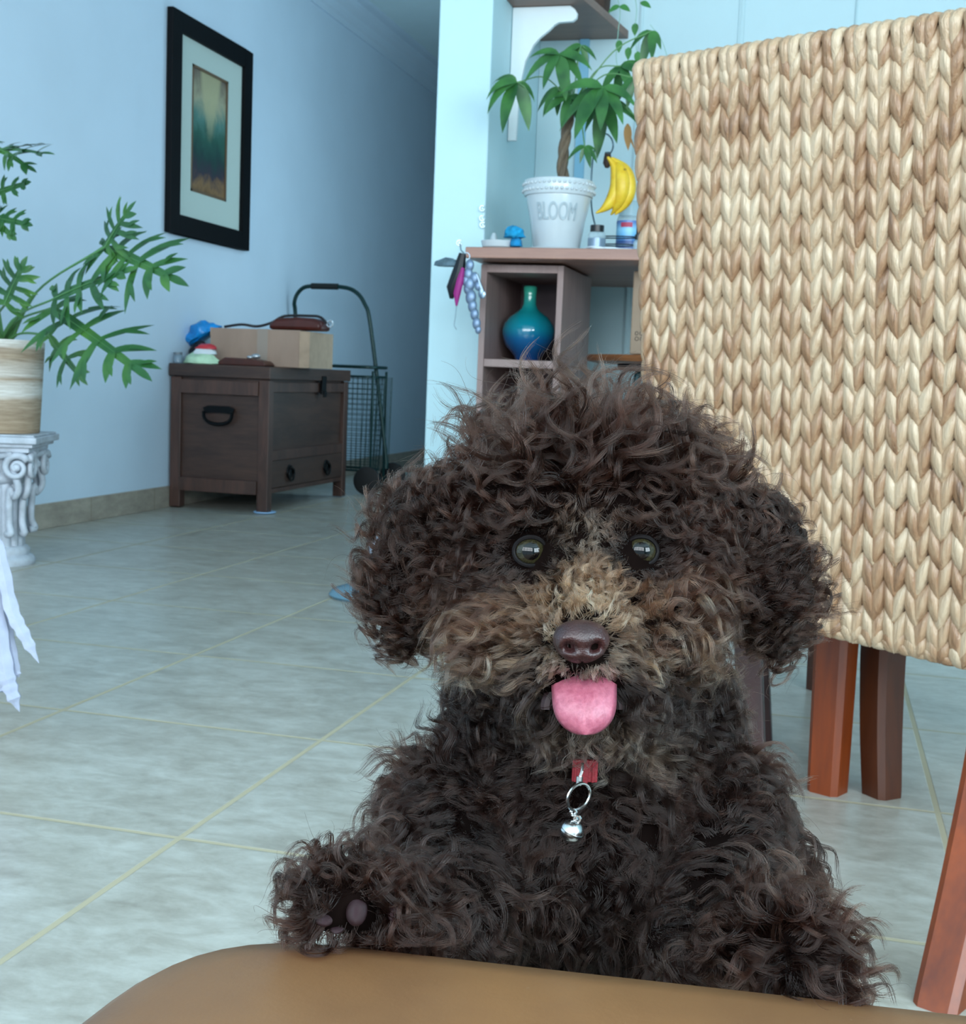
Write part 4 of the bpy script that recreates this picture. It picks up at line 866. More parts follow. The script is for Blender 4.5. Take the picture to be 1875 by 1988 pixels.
# eye sockets
EY = [(1028, 1071, .4900), (1243, 1070, .4900)]
for e in EY:
    c = dp(*e); d = np.linalg.norm(V-(c+F*.002), axis=1); k_ = d < .0125; V[k_] += F*((.0125-d[k_])*.55)[:, None]
body_me.vertices.foreach_set('co', (V-DOGO).astype('f').ravel()); body_me.update()
M_skin = mat('dog_skin', '#0c0706', 1.0, var=.3, vscale=60, Specular_IOR_Level=.02); body_me.materials.clear(); body_me.materials.append(M_skin)
body_me.polygons.foreach_set('use_smooth', [True]*len(body_me.polygons))
dog = bpy.data.objects.new('dog', body_me); col.objects.link(dog); dog.location = DOGO
tag(dog, 'curly dark brown puppy with tongue out, front paws on the brown seat', 'dog')
def Ld(p): return [float(p[i]-DOGO[i]) for i in range(3)]
# ---- eyes, nose, tongue, mouth, pads
M_iris = NT('eye_iris')
def eye(e, look):
    c = dp(*e); r = .0067; back = -F
    ax = Vector(-F+XR*look[0]+UP*look[1]).normalized(); q = ax.to_track_quat('Z', 'Y').to_matrix().to_4x4()
    Mx = T(Ld(c)) @ q
    ball = MB(); prof = [(0, r)]+[(r*math.sin(a), r*math.cos(a)) for a in np.linspace(.02, PI, 22)]
    ball.cm = 0
    prof_p = [(r*math.sin(a), r*math.cos(a)) for a in np.linspace(0, .52, 5)]; prof_i = [(r*math.sin(a), r*math.cos(a)) for a in np.linspace(.52, .95, 8)]; prof_w = [(r*math.sin(a), r*math.cos(a)) for a in np.linspace(.95, PI, 16)]
    ball.lathe(prof_p, 32, Mx); ball.cm = 1; ball.lathe(prof_i, 32, Mx); ball.cm = 2; ball.lathe(prof_w, 32, Mx)
    o = ball.build('eye', [M_pup, M_ir, M_scl], dog)
    ld = MB(); ring = []
    for a in np.linspace(0, 2*PI, 29)[:-1]:
        ring.append(Mx @ Vector((r*.93*math.cos(a), r*.82*math.sin(a)+.0000, r*.60-.0010*math.cos(2*a))))
    ld.tube(ring, .0009, 8, closed=True); ld.build('eyelid', M_lid, o)
M_lid = mat('eyelid', '#070405', .6, Specular_IOR_Level=.15); M_pup = mat('pupil', '#010102', .5, Coat_Weight=1.0, Coat_Roughness=.01, Coat_IOR=1.4, Specular_IOR_Level=0); M_scl = mat('eye_white', '#0a0706', .3, Specular_IOR_Level=.2)
M_ir = NT('iris'); nzz = M_ir.noise(M_ir.coord(), 900, 3, .6); M_ir.base(M_ir.ramp(nzz, [(.3, lin('#17150d')), (.7, lin('#2b2818'))])); M_ir.b.inputs['Roughness'].default_value = .6; M_ir.b.inputs['Specular IOR Level'].default_value = 0; M_ir.b.inputs['Coat IOR'].default_value = 1.4; M_ir.b.inputs['Coat Weight'].default_value = 1.0; M_ir.b.inputs['Coat Roughness'].default_value = .01; M_ir = M_ir.m
eye(EY[0], (.05, .05)); eye(EY[1], (-.05, .05))
# nose
def warp(pts_fn, n, m_): pass
nc_ = dp(1128, 1243, .4405); ns = .4405/FPX
nm = MB(); NU, NV = 48, 30; vs = []
for i in range(NV+1):
    ph = PI*i/NV
    for j in range(NU):
        th = 2*PI*j/NU; x, y, z = math.sin(ph)*math.cos(th), math.cos(ph), math.sin(ph)*math.sin(th)   # y up, z toward viewer
        # broad top, narrow bottom
        wx = 55*(1-.26*max(0, -y)**1.2-.05*max(0, y)); hy = 40 if y > 0 else 46
        sx_ = math.copysign(abs(x)**.86, x); sy_ = math.copysign(abs(y)**.82, y)
        X_, Y_, Z_ = sx_*wx*ns, sy_*hy*ns, z*.0088
        if z > 0:
            for s_ in (-1, 1):                              # nostrils
                d2 = ((X_/ns-s_*25)/11)**2+((Y_/ns+9-s_*(X_/ns-s_*25)*.25)/8.5)**2; Z_ -= .0075*math.exp(-d2*1.0); Z_ += .0012*math.exp(-(((X_/ns-s_*40)/14)**2+((Y_/ns+2)/18)**2))
                sl = ((X_/ns-s_*44)/16)**2+((Y_/ns+16)/5)**2; Z_ -= .0018*math.exp(-sl)
            Z_ -= .0014*math.exp(-(X_/ns/3.2)**2)*(1 if Y_/ns < -4 else 0); Z_ -= .0006*math.exp(-(X_/ns/9)**2)*max(0, y)
        vs.append(Vector(Ld(nc_+XR*X_+UP*Y_-F*Z_)))
nm.add(vs, [(i*NU+j, i*NU+(j+1) % NU, (i+1)*NU+(j+1) % NU, (i+1)*NU+j) for i in range(NV) for j in range(NU)])
M_nose = NT('nose_leather'); v_ = M_nose.n('ShaderNodeTexVoronoi', ins={'Vector': M_nose.coord(), 'Scale': 1500.0}).outputs[0]
M_nose.base(M_nose.ramp(M_nose.noise(M_nose.coord(), 120, 3, .5), [(.3, lin('#220f0f')), (.7, lin('#351818'))])); M_nose.b.inputs['Roughness'].default_value = .42; M_nose.bump(v_, .0003, .5); M_nose.b.inputs['Coat Weight'].default_value = .15; M_nose.b.inputs['Coat Roughness'].default_value = .25
nm.build('nose', M_nose.m, dog, angle=180)
M_lip = mat('lip', '#2c181b', .4)
MB().tube([Ld(dp(1128, 1283, .4425)), Ld(dp(1127, 1300, .4445)), Ld(dp(1127, 1316, .447))], [.0014, .0011, .0008], 6).build('lip_groove', M_lip, dog)
# tongue
tg = MB(); NT_, NW = 22, 14; vs = []
for i in range(NT_+1):
    u = .988*math.sin(i/NT_*PI/2)**.9
    wv = 64*(1-.06*u)*(1 if u < .42 else math.sqrt(max(0, 1-((u-.42)/.58)**2.5)))+.5
    for side in (0, 1):
        for j in range(NW+1):
            v = -1+2*j/NW; x = 1133+v*wv+3*u; y = 1306+122*u
            D = .459-.013*math.sin(u*1.7)+.004*u*u
            bulge = .0030*(1-v*v)**.6*(1 if side == 0 else -.4)-.0014*math.exp(-(v/.07)**2)*(side == 0)*max(0, 1-u**4)
            vs.append(Ld(dp(x, y, D-bulge-.0008*math.cos(v*2.5))))
W_ = NW+1
fs = []
for i in range(NT_):
    for sd in (0, 1):
        for j in range(NW): fs.append((i*2*W_+sd*W_+j, i*2*W_+sd*W_+j+1, (i+1)*2*W_+sd*W_+j+1, (i+1)*2*W_+sd*W_+j))
    for j in (0, NW): fs.append((i*2*W_+j, i*2*W_+W_+j, (i+1)*2*W_+W_+j, (i+1)*2*W_+j))
tg.add(vs, fs); t = NT('tongue'); co = t.coord(); nz = t.noise(co, 500, 3, .6)
cre = t.noise(co, 240, 2, .5, (1, 1, .12), .4); cre = t.n('ShaderNodeMapRange', ins={0: t.math('ABSOLUTE', t.math('SUBTRACT', cre, .5)), 1: 0.0, 2: .012, 3: .35, 4: 0.0}).outputs[0]
t.base(t.mix(cre, t.ramp(nz, [(.3, lin('#8c4558')), (.7, lin('#a65f70'))]), lin('#743348'))); t.b.inputs['Roughness'].default_value = .42; t.b.inputs['Subsurface Weight'].default_value = .35; t.b.inputs['Subsurface Radius'].default_value = (.004, .0015, .001); t.bump(nz, .0004, .5)
tg.build('tongue', t.m, dog, angle=180)
MB().tube([Ld(dp(1133+72*math.sin(a), 1322-4*abs(math.sin(a))+(46 if abs(a) > 1.3 else 0)*0+104*(.5-.5*math.cos(a*1.0))*.0+60*(1-math.cos(a))*.9, .462)) for a in np.linspace(-1.65, 1.65, 24)], .0022, 7).build('lower_lip', M_lip, dog)
mo = MB().ball((0, 0, 0), 1, 20, 12); mo_o = mo.build('mouth', mat('mouth_dark', '#0a0508', .6), dog)
Mm = dp(1132, 1326, .4685); mo_o.matrix_local = Matrix([[XR[i]*.0135, UP[i]*.0045, F[i]*.006, Ld(Mm)[i]] for i in range(3)]+[[0, 0, 0, 1]])
# pads of the raised paw
M_pad = mat('paw_pad', '#2c181e', .35, var=.3, vscale=90, bump=.0004, bscale=600)
for a, b, ra, rb, D in ((692, 1768, 21, 28, .4165), (632, 1780, 20, 15, .4175), (765, 1770, 12, 17, .423), (656, 1798, 15, 9, .419)):
    o = MB().ball((0, 0, 0), 1, 20, 12).build('paw_pad', M_pad, dog); s_ = D/FPX; c = Ld(dp(a, b, D))
    o.matrix_local = Matrix([[XR[i]*ra*s_, UP[i]*rb*s_, F[i]*.0065, c[i]] for i in range(3)]+[[0, 0, 0, 1]])

# ---- fur: individual strands in curling locks
me = body_me; me.calc_loop_triangles(); nt = len(me.loop_triangles); TR = np.empty(nt*3, 'i'); me.loop_triangles.foreach_get('vertices', TR); TR = TR.reshape(-1, 3)
NRM = np.empty(nv*3, 'f'); me.vertices.foreach_get('normal', NRM); NRM = NRM.reshape(-1, 3).astype(float)
if np.mean(np.einsum('ij,ij->i', NRM, V-V.mean(0))) < 0: NRM = -NRM
a_, b_, c_ = V[TR[:, 0]], V[TR[:, 1]], V[TR[:, 2]]; fn = np.cross(b_-a_, c_-a_); AR = np.linalg.norm(fn, axis=1)/2
cen = (a_+b_+c_)/3; PX = pr(cen); fn /= np.linalg.norm(fn, axis=1)[:, None]+1e-12
if np.mean(np.einsum('ij,ij->i', fn, NRM[TR[:, 0]])) < 0: fn = -fn
view = C0-cen; view /= np.linalg.norm(view, axis=1)[:, None]; fac = np.einsum('ij,ij->i', fn, view)
wt = AR*np.where(fac > -.35, 1.0, .35)*np.where(cen[:, 2] < .36, .5, 1.0)
wt *= np.where((PX[:, 0] > 880) & (PX[:, 0] < 1400) & (PX[:, 1] > 1000) & (PX[:, 1] < 1420) & (fac > 0), 2.1, 1)      # denser on the face
wt *= np.where((cen[:, 2] > .4) & (PX[:, 1] > 1640) & ((PX[:, 0] < 800) | (PX[:, 0] > 1490)), 2.2, 1)
tot = wt.sum(); cdf = np.cumsum(wt)/tot
NL = 11500
def sample(n, rng):
    ti = np.searchsorted(cdf, rng.random(n)); u = rng.random(n); v = rng.random(n); k = u+v > 1; u[k] = 1-u[k]; v[k] = 1-v[k]
    p = a_[ti]*(1-u-v)[:, None]+b_[ti]*u[:, None]+c_[ti]*v[:, None]; n_ = NRM[TR[ti, 0]]*(1-u-v)[:, None]+NRM[TR[ti, 1]]*u[:, None]+NRM[TR[ti, 2]]*v[:, None]
    return p, n_/np.linalg.norm(n_, axis=1)[:, None]
def g2(px, cx, cy, rx, ry): return np.exp(-((px[:, 0]-cx)/rx)**2-((px[:, 1]-cy)/ry)**2)
def sst(x, a, b): u = np.clip((x-a)/(b-a), 0, 1); return u*u*(3-2*u)
def style(p, n):
    """length, curl radius, curl turns, flow direction, rise, colour for roots p"""
    px = pr(p); x, y = px[:, 0], px[:, 1]; N_ = len(p)
    L = np.full(N_, .022); cr = np.full(N_, .0028); tn = np.full(N_, 1.5); rise = np.full(N_, .8)
    fl = np.tile(-ZU*1.0, (N_, 1)); z = p[:, 2]
    back = ((p-dp(1140, 1000, .53))@F > .03)
    def setm(m, **k):
        nonlocal L, cr, tn, rise
        m = m[:, None] if False else m
        for q, v in k.items():
            if q == 'L': L = L*(1-m)+v*m
            if q == 'cr': cr = cr*(1-m)+v*m
            if q == 'tn': tn = tn*(1-m)+v*m
            if q == 'rise': rise = rise*(1-m)+v*m
            if q == 'fl': fl[:] = fl*(1-m)[:, None]+v*m[:, None]
    side = np.clip((x-1140)/260, -1, 1)
    # body and chest: falling waves
    body = sst(y, 1400, 1470); chv = -ZU*.9+RT[None]*side[:, None]*.45
    setm(body, L=.021, cr=.0022, tn=1.4, rise=.55, fl=chv)
    # topknot
    top = sst(-y, -1010, -930)*(1-body)
    rad = RT[None]*((x-1140)/240)[:, None]+ZU[None]*((1060-y)/190)[:, None]; rad /= np.linalg.norm(rad, axis=1)[:, None]+1e-9
    setm(top, L=.0270, cr=.0046, tn=1.15, rise=.85, fl=rad*.7+ZU[None]*.25)
    # mid face band: hair sweeps outward
    midf = (1-top)*(1-body)
    out = RT[None]*np.sign(side)[:, None]*1.0-ZU*.25
    setm(midf, L=.018, cr=.0026, tn=1.2, rise=.55, fl=out)
    # ears
    ear = np.maximum(sst(-x, -890, -850), sst(x, 1395, 1435))*sst(y, 900, 950)*(1-sst(y, 1340, 1400))
    setm(ear, L=.0165, cr=.0034, tn=2.3, rise=.62, fl=-ZU*.8+RT[None]*np.sign(side)[:, None]*.45)
    earlow = ear*sst(y, 1130, 1230); setm(earlow, L=.012, cr=.0034, tn=2.2)
    # forehead between brows, short up-sweep
    gl = g2(px, 1136, 1040, 70, 70)*(y < 1160); setm(np.clip(gl*1.3, 0, 1), L=.0095, cr=.0012, tn=.7, rise=.35, fl=ZU*1.0)
    for ex_ in (1028, 1243):
        e = np.clip(g2(px, ex_, 1072, 85, 70)*1.4, 0, 1); s_ = np.sign(ex_-1135)
        dirn = RT[None]*((x-ex_)/60)[:, None]+ZU[None]*((1072-y)/60)[:, None]+RT[None]*(s_*.4*(s_*(x-ex_) > -10))[:, None]; dirn /= np.linalg.norm(dirn, axis=1)[:, None]+1e-9
        setm(e, L=.0060, cr=.0008, tn=.6, rise=.18, fl=dirn)
        br = np.clip(g2(px, ex_+s_*15, 965, 110, 36)*1.3, 0, 1); setm(br, L=.014, cr=.003, tn=1.1, rise=1.0, fl=ZU*.4+RT*s_*.7)
    # muzzle: hair grows back from the nose, up the bridge and out to the cheeks
    mz = g2(px, 1130, 1235, 165, 105); mz = np.clip(mz*1.7, 0, 1)*(y < 1345)*(1-body)
    vx, vy = (x-1128), (1262-y); d_ = np.sqrt(vx**2+vy**2)+1
    rd = RT[None]*(vx/d_)[:, None]*1.25+ZU[None]*(vy/d_*.9-.12)[:, None]
    near = np.clip(1-(d_-60)/150, 0, 1)
    setm(mz, L=.0165, cr=.0018, tn=.9, rise=.36, fl=rd); setm(mz*near, L=.0065, cr=.0006, tn=.6, rise=.25)
    bridge = np.clip(g2(px, 1130, 1165, 55, 55)*1.3, 0, 1); setm(bridge, L=.0085, cr=.0012, tn=.9, rise=.45, fl=ZU*.95)
    # upper lip, over the tongue root
    ul = np.clip(g2(px, 1130, 1308, 75, 22)*1.3, 0, 1); setm(ul, L=.0042, cr=.0004, tn=.5, rise=.3, fl=-ZU*.6+RT[None]*side[:, None]*2)
    # chin and beard
    cn = np.clip(g2(px, 1135, 1400, 120, 60)*1.4, 0, 1)*(y > 1330); setm(cn, L=.0135, cr=.0020, tn=1.3, rise=.5, fl=-ZU*.9+RT[None]*((x-1135)/110)[:, None])
    ck = np.clip(g2(px, 900, 1300, 70, 90)+g2(px, 1370, 1300, 70, 90), 0, 1)*(1-ear); setm(ck, L=.017, cr=.003, tn=1.6, rise=.6, fl=-ZU*.8+RT[None]*side[:, None]*.7)
    # paws
    for (cx_, cy_, rx_, ry_, sg) in ((665, 1740, 150, 110, -1), (1540, 1840, 150, 120, 1)):
        pw = np.clip(g2(px, cx_, cy_, rx_, ry_)*1.9, 0, 1)*((p-dp(cx_, cy_, .42))@F < .045)
        vv = RT[None]*((x-cx_)/90)[:, None]+ZU[None]*((cy_-y)/80)[:, None]+RT*sg*.3; vv /= np.linalg.norm(vv, axis=1)[:, None]+1e-9
        setm(pw, L=.0160, cr=.0028, tn=1.1, rise=.6, fl=vv)
    low = sst(-z, -.36, -.30); setm(low, L=.018, cr=.003, tn=1.6, rise=.5, fl=-ZU)
    setm(sst(-z, -.06, -.03), L=.008)
    # colour
    rv = npr.random(N_)**1.6; sv = .25+.75*rv; 
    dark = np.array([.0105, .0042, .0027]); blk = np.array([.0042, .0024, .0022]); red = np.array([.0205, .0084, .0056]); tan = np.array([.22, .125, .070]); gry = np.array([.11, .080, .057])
    C = np.tile(dark, (N_, 1))
    def cm(m, c): C[:] = C*(1-m)[:, None]+c*m[:, None]
    cm(body*.45, blk); cm(ear*.45*sst(y, 1100, 1250), blk); cm(top*.35, red*.8);  # body term puts chest and lower neck shade into the fur colour
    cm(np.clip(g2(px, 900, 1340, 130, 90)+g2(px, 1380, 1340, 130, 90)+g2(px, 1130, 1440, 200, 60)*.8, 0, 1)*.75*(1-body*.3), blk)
    cm(np.clip(g2(px, 1130, 1180, 80, 58)*1.1, 0, 1)*(.35+.65*rv), tan); cm(np.clip(g2(px, 1135, 1060, 60, 45)*.45, 0, 1), gry)
    cm(np.clip(g2(px, 1000, 1190, 95, 50)+g2(px, 1255, 1175, 95, 50), 0, 1)*.55*sv, np.array([.085, .038, .022])); cm((npr.random(N_) < .22)*np.clip(g2(px, 1130, 1250, 190, 90)*1.3, 0, 1)*.8, tan*.85); cm(np.clip(g2(px, 1010, 1255, 90, 40)+g2(px, 1265, 1245, 100, 50), 0, 1)*.62*rv**1.6, gry*1.3)
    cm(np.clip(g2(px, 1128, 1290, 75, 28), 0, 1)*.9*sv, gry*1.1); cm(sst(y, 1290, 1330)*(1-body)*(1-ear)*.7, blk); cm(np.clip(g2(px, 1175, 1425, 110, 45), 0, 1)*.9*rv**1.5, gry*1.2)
    cm(np.clip(g2(px, 665, 1720, 170, 110)+g2(px, 1540, 1820, 200, 120), 0, 1)*.5, red*.8)
    for ex_ in (1028, 1243): cm(np.clip(g2(px, ex_, 1075, 55, 45)*1.2, 0, 1)*.7, blk)
    # skip hair over eyes, nose, tongue, pads
    skip = np.zeros(N_, bool)
    for e in EY: skip |= (((x-e[0])/36)**2+((y-e[1])/33)**2 < 1) & ((p-dp(*e))@F < .02)
    skip |= (((x-1128)/44)**2+((y-1250)/34)**2 < 1) & ((p-nc_)@F < .03)
    skip |= (abs(x-1133) < 66) & (y > 1310) & (y < 1372) & ((p-dp(1133, 1340, .46))@F < .03)
    skip |= (((x-678)/68)**2+((y-1778)/42)**2 < 1) & ((p-dp(678, 1778, .42))@F < .012) & (npr.random(N_) < .8)
    k2 = np.clip((L-.008)/.01, 0, 1); L = L*(1+.12*k2); cr = cr*(1+.28*k2); tn = tn*(1-.20*k2)
    return L, cr, tn, rise, fl, C, skip, ear
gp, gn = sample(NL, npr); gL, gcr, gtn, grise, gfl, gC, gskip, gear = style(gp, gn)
k_ = ~gskip; gp, gn, gL, gcr, gtn, grise, gfl, gC, gear = [q[k_] for q in (gp, gn, gL, gcr, gtn, grise, gfl, gC, gear)]; NL = len(gp)
# wander of the lock directions, coherent between neighbours
def field(p, s, seed):
    r = np.random.default_rng(seed); K = r.normal(size=(10, 3))*s; ph = r.random((10, 3))*6.28; A = r.normal(size=(10, 3))
    return sum(np.sin((p@K[i])[:, None]+ph[i])*A[i] for i in range(10))/np.sqrt(5)
wan = field(gp, 75, 3)*.36+field(gp, 210, 4)*.24+npr.normal(size=(NL, 3))*.12
short = np.clip(gL/.016, .25, 1)[:, None]
d0 = gn*grise[:, None]+gfl*.8+wan*short; d0 /= np.linalg.norm(d0, axis=1)[:, None]
ff = gfl-gn*np.einsum('ij,ij->i', gfl, gn)[:, None]
Lg = gL*npr.uniform(.62, 1.22, NL)*(1+.22*np.clip(field(gp, 90, 5)[:, 0], -1, 1)); NP = 15
gx_ = pr(gp); tf = (npr.random(NL) < .25) & (gx_[:, 1] < 935) & (gx_[:, 0] > 985) & (gx_[:, 0] < 1165) & (gp[:, 2] > .5); Lg[tf] *= npr.uniform(1.1, 1.5, tf.sum())
tt = np.linspace(0, 1, NP)
# guide path bends from the root direction toward the flow, gravity pulls the tip
G = np.zeros((NL, NP, 3)); G[:, 0] = gp; grav = np.where(gp[:, 2] > .585, .35, .55)
bend = ff*1.1+gn*(.30*np.clip((gL-.009)/.01, 0, 1))[:, None]+field(gp, 120, 8)*.35-ZU*grav[:, None]*np.clip(gL/.02, .2, 1.2)[:, None]
for i in range(1, NP):
    d = d0*(1-tt[i]*.75)+bend*tt[i]*.9; d /= np.linalg.norm(d, axis=1)[:, None]; G[:, i] = G[:, i-1]+d*(Lg/(NP-1))[:, None]
tanv = G[:, -1]-G[:, 0]; tanv /= np.linalg.norm(tanv, axis=1)[:, None]+1e-9
e1 = np.cross(tanv, npr.normal(size=(NL, 3))); e1 /= np.linalg.norm(e1, axis=1)[:, None]; e2 = np.cross(tanv, e1)
ph0 = npr.random(NL)*6.28; hand = np.where(npr.random(NL) < .5, -1, 1); gtn = gtn*npr.uniform(.7, 1.35, NL); gcr = gcr*npr.uniform(.6, 1.35, NL)
wv_ = np.minimum(1, tt*2.2)[None]*(.55+.75*tt[None])
angs = ph0[:, None]+hand[:, None]*gtn[:, None]*2*PI*tt[None]**1.15
H = (e1[:, None]*(np.cos(angs)-np.cos(ph0)[:, None])[..., None]+e2[:, None]*(np.sin(angs)-np.sin(ph0)[:, None])[..., None])*(gcr[:, None]*wv_)[..., None]
G = G+H
from mathutils.bvhtree import BVHTree
bvh = BVHTree.FromPolygons([tuple(v) for v in V], [tuple(int(i) for i in t_) for t_ in TR])
sgn = 1.0
_l, _n, _i, _d = bvh.find_nearest(Vector(gp[0]+gn[0]*.01)); sgn = 1.0 if (Vector(gp[0]+gn[0]*.01)-_l).dot(_n) > 0 else -1.0
for i in range(2, NP):                                   # lay the locks over the skin, never through it
    Q = G[:, i]; mlift = np.clip(gL/.02, .2, 1)*(.0015+.0035*tt[i])
    for k_ in range(NL):
        q_ = Q[k_]; _l, _n, _i, _d = bvh.find_nearest(q_)
        if _d < .02:
            s_ = ((q_[0]-_l[0])*_n[0]+(q_[1]-_l[1])*_n[1]+(q_[2]-_l[2])*_n[2])*sgn
            if s_ < mlift[k_]:
                a1 = sgn*mlift[k_]; q_[0], q_[1], q_[2] = _l[0]+_n[0]*a1, _l[1]+_n[1]*a1, _l[2]+_n[2]*a1
# strands around every guide
per = np.clip((23*np.where(gL < .01, .8, 1.0)*npr.uniform(.6, 1.4, NL)), 8, 44).astype(int)
idx = np.repeat(np.arange(NL), per); NS = len(idx)
spread = np.clip(.0026+gL[idx]*.055, .0019, .0046)
off = npr.normal(size=(NS, 3)); off -= gn[idx]*np.einsum('ij,ij->i', off, gn[idx])[:, None]; off *= (spread*np.sqrt(npr.random(NS))/ (np.linalg.norm(off, axis=1)+1e-9))[:, None]
cl = (1-.86*tt**.6)[None]*npr.uniform(.7, 1.1, NS)[:, None]
lenf = npr.uniform(.78, 1.0, NS); flen = lenf[:, None]*tt[None]*(NP-1)
i0 = np.clip(flen.astype(int), 0, NP-2); fr_ = flen-i0
Gi = G[idx]; S = np.take_along_axis(Gi, i0[..., None], 1)*(1-fr_)[..., None]+np.take_along_axis(Gi, (i0+1)[..., None], 1)*fr_[..., None]
jit = npr.normal(size=(NS, 3))*.0006; fz = npr.normal(size=(NS, 3))*.0003
S = S+off[:, None]*cl[..., None]+jit[:, None]*(tt**1.5)[None, :, None]*np.clip(gL[idx]/.02, .3, 1)[:, None, None]+fz[:, None]*np.sin(tt*9+ph0[idx][:, None])[..., None]*tt[None, :, None]
stray = npr.random(NS) < .05; S[stray] += (npr.normal(size=(stray.sum(), 3))*.0045)[:, None]*(tt**1.4)[None, :, None]*np.clip(gL[idx][stray]/.02, .2, 1)[:, None, None]
# keep strands outside the eyes, nose and tongue fronts
for e, rr_ in [(EY[0], .0063), (EY[1], .0063)]:
    c = dp(*e); dd = S-c; dep = dd@F; lat = dd-dep[..., None]*F; lr = np.linalg.norm(lat, axis=2); hit = (lr < rr_) & (dep < .006); 
    kill = hit.any(1) & (npr.random(NS) < .97)
    S = S[~kill]; idx = idx[~kill]; NS = len(idx)
pxs = pr(S.reshape(-1, 3)).reshape(NS, NP, 2); dep = (S-C0)@F
hit = ((((pxs[..., 0]-1128)/46)**2+((pxs[..., 1]-1250)/38)**2 < 1) & (dep < .4405)) | ((abs(pxs[..., 0]-1134) < 58) & (pxs[..., 1] > 1327) & (pxs[..., 1] < 1420) & (dep < .462) & (npr.random(NS)[:, None] < .97)) | ((((pxs[..., 0]-688)/40)**2+((pxs[..., 1]-1772)/34)**2 < 1) & (dep < .43) & (npr.random(NS)[:, None] < .85))
hit |= (abs(pxs[..., 0]-(1133-.13*(pxs[..., 1]-1480))) < 27) & (pxs[..., 1] > 1482) & (pxs[..., 1] < 1640) & (dep < .482) & (npr.random(NS)[:, None] < .86)
k_ = ~hit.any(1); S = S[k_]; idx = idx[k_]; NS = len(idx)
# nothing passes through the seat pad
below = (S[..., 2] < .441) & (S[..., 1] < .388) & (S[..., 1] > -.2); S[..., 2] = np.where(below, .4415+npr.random(NS)[:, None]*.001, S[..., 2])
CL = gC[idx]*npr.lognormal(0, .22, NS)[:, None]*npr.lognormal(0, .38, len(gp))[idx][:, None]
lite = npr.random(len(gp))[idx] < .14; CL[lite] = CL[lite]*1.8+np.array([.005, .003, .002])
RAD = np.full(NS, .000085)*npr.uniform(.7, 1.25, NS)
M_fur = bpy.data.materials.new('curly_fur'); M_fur.use_nodes = True; nt_ = M_fur.node_tree; nt_.nodes.remove(nt_.nodes['Principled BSDF'])
hb = nt_.nodes.new('ShaderNodeBsdfHairPrincipled'); hb.parametrization = 'COLOR'; at = nt_.nodes.new('ShaderNodeAttribute'); at.attribute_name = 'strand_colour'
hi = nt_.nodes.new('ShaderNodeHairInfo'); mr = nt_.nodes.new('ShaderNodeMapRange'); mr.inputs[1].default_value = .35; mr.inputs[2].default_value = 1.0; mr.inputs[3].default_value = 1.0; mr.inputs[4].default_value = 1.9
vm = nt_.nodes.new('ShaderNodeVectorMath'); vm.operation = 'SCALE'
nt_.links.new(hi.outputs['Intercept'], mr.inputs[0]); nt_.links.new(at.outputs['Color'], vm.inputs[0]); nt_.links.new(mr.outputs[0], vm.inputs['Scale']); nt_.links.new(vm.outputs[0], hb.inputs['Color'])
hb.inputs['Roughness'].default_value = .30; hb.inputs['Radial Roughness'].default_value = .45; hb.inputs['Random Roughness'].default_value = .2; hb.inputs['IOR'].default_value = 1.36; hb.inputs['Coat'].default_value = .0
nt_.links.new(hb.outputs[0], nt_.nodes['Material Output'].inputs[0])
def make_fur(name, m, label=None):
    P_ = S[m]-DOGO; n_ = len(P_)
    hc = bpy.data.hair_curves.new(name); hc.add_curves([NP]*n_)
    hc.attributes['position'].data.foreach_set('vector', P_.astype('f').ravel())
    ra = hc.attributes.get('radius') or hc.attributes.new('radius', 'FLOAT', 'POINT'); ra.data.foreach_set('value', (RAD[m][:, None]*(1-.75*tt**2)[None]).astype('f').ravel())
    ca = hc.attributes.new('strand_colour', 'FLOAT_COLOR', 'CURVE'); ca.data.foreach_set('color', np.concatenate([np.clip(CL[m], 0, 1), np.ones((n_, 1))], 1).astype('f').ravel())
    hc.materials.append(M_fur); o = bpy.data.objects.new(name, hc); col.objects.link(o); o.parent = dog
    if label: o['label'] = label
    return o
sx_ = pr(gp[idx]); ysel = sx_[:, 1]; xsel = sx_[:, 0]; er = gear[idx] > .5
make_fur('ear_fur', er & (xsel < 1140)); make_fur('ear_fur', er & (xsel >= 1140))
pwm = (~er) & (ysel > 1640) & ((xsel < 790) | (xsel > 1500)) & (gp[idx][:, 2] > .4)
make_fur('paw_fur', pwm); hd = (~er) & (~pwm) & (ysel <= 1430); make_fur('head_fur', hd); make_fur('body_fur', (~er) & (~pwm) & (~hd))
print('strands', NS)

# ---- collar with ring and bell
clr = thing('dog_collar', "red webbing collar with steel ring and round bell on the dog's chest", 'collar', dp(1135, 1500, .50))
OC = dp(1135, 1500, .50)
def LC(a, b, D): return sub(dp(a, b, D), OC)
cc = dp(1140, 1475, .555); m = MB(); ringp = []
for q in np.linspace(0, 2*PI, 49)[:-1]:
    c = cc+RT*(.043*math.sin(q))-FH*(.050*math.cos(q))-ZU*(.004*math.cos(q)); ringp.append(c-OC)
hgt = .0050; vs = []
for i, c in enumerate(ringp):
    q = 2*PI*i/48; out = RT*math.sin(q)-FH*math.cos(q)
    for dz, do in ((-hgt, 0), (hgt, 0), (hgt, .0018), (-hgt, .0018)): vs.append(c+ZU*dz+out*do)
n_ = 48; m.add(vs, [(i*4+j, i*4+(j+1) % 4, ((i+1) % n_)*4+(j+1) % 4, ((i+1) % n_)*4+j) for i in range(n_) for j in range(4)])
M_red = mat('red_webbing', '#6c0414', .55, bump=.0004, bscale=900); m.build('band', M_red, clr, angle=40)
bd = MB(); cfr = dp(1135, 1497, .4835)
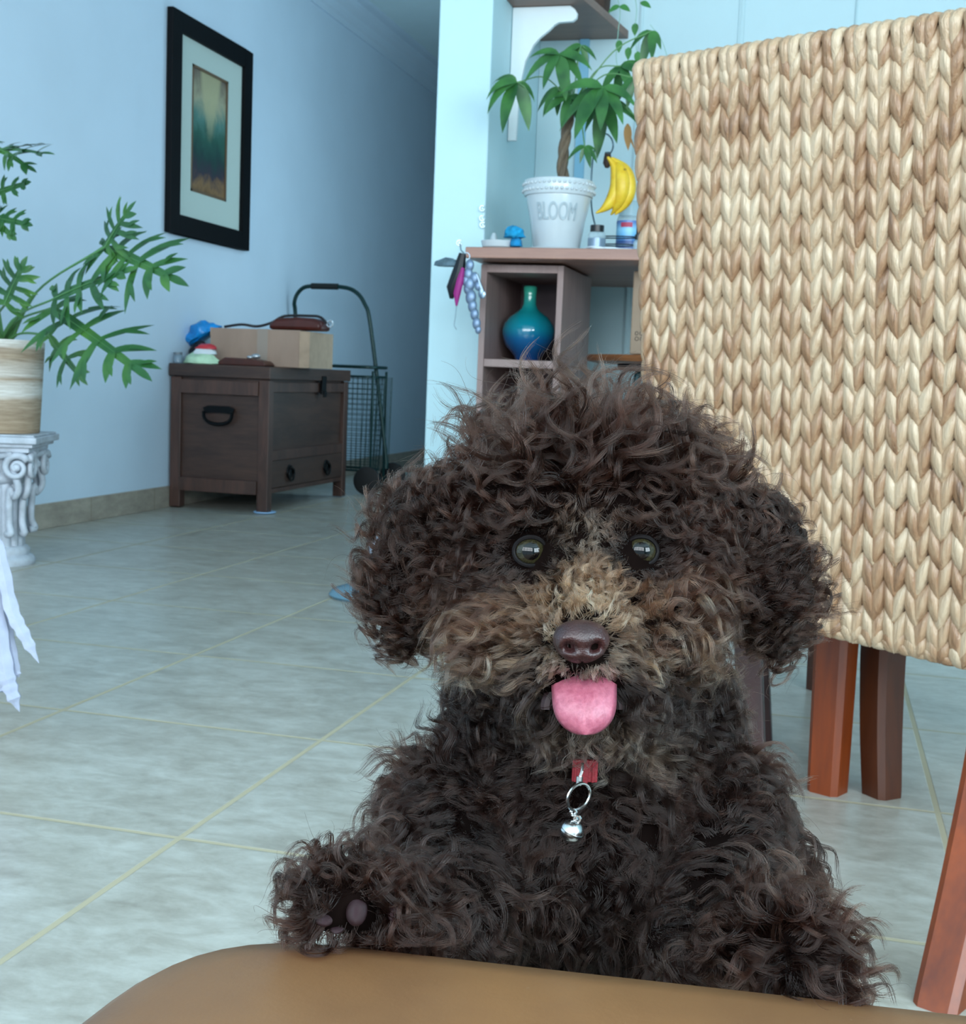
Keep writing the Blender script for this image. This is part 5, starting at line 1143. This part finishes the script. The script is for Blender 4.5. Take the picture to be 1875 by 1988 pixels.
bd.box((-.0048, -.0012, -.0040), (.0048, .0012, .0044), T(cfr-OC) @ Matrix.Rotation(YAW*-1, 4, 'Z')).box((-.0016, -.0018, -.0042), (.0012, -.0010, .0048), T(cfr-OC) @ Matrix.Rotation(YAW*-1, 4, 'Z'))
for x_ in (-.0036, .0030): bd.box((x_-.0005, -.0017, -.0040), (x_+.0005, -.0010, .0044), T(cfr-OC) @ Matrix.Rotation(YAW*-1, 4, 'Z'))
bd.build('stitched_loop', M_red, clr, bevel=.0006, smooth=False)
M_st = mat('chrome_steel', '#c4c8c8', .22, 1.0)
MB().tube([LC(1131, 1482, .478), LC(1130, 1497, .476), LC(1126, 1508, .476)], .0006, 6).tube([LC(1125, 1507, .476), LC(1124, 1524, .476)], .0013, 8).build('snap_hook', M_st, clr)
rg = MB(); cR = (1123, 1547)
for dD, sc_i in ((-.0006, 1), (.0006, .97)):
    rg.tube([LC(cR[0]+(22.5*math.cos(q)*.93+7*math.sin(q))*sc_i, cR[1]-(26*math.sin(q))*sc_i, .475+dD+.003*math.cos(q)) for q in np.linspace(0, 2*PI, 40)[:-1]], .00055, 6, closed=True)
rg.build('split_ring', M_st, clr)
MB().tube([LC(1113+5*math.cos(q), 1577-5*math.sin(q), .474) for q in np.linspace(0, 2*PI, 14)[:-1]], .0006, 6, closed=True).tube([LC(1114, 1582, .474), LC(1120, 1592, .474)], .0007, 6).build('link', M_st, clr)
bc = LC(1110, 1614, .474); rB = .0045; bl = MB()
Rb = T(bc) @ Matrix.Rotation(.35, 4, 'Y')
bl.lathe([(rB*math.sin(a), rB*math.cos(a)) for a in np.linspace(0, PI*.46, 9)], 28, Rb); bl.lathe([(rB*1.06, .0006), (rB*1.06, -.0002)], 28, Rb); bl.lathe([(rB*math.sin(a), rB*math.cos(a)) for a in np.linspace(PI*.5, PI, 10)], 28, Rb)
bl.tube([Rb @ Vector((.0012*math.cos(q), 0, rB+.0008+.0012*math.sin(q))) for q in np.linspace(0, 2*PI, 12)[:-1]], .0005, 6, closed=True)
bl.build('bell', M_st, clr)
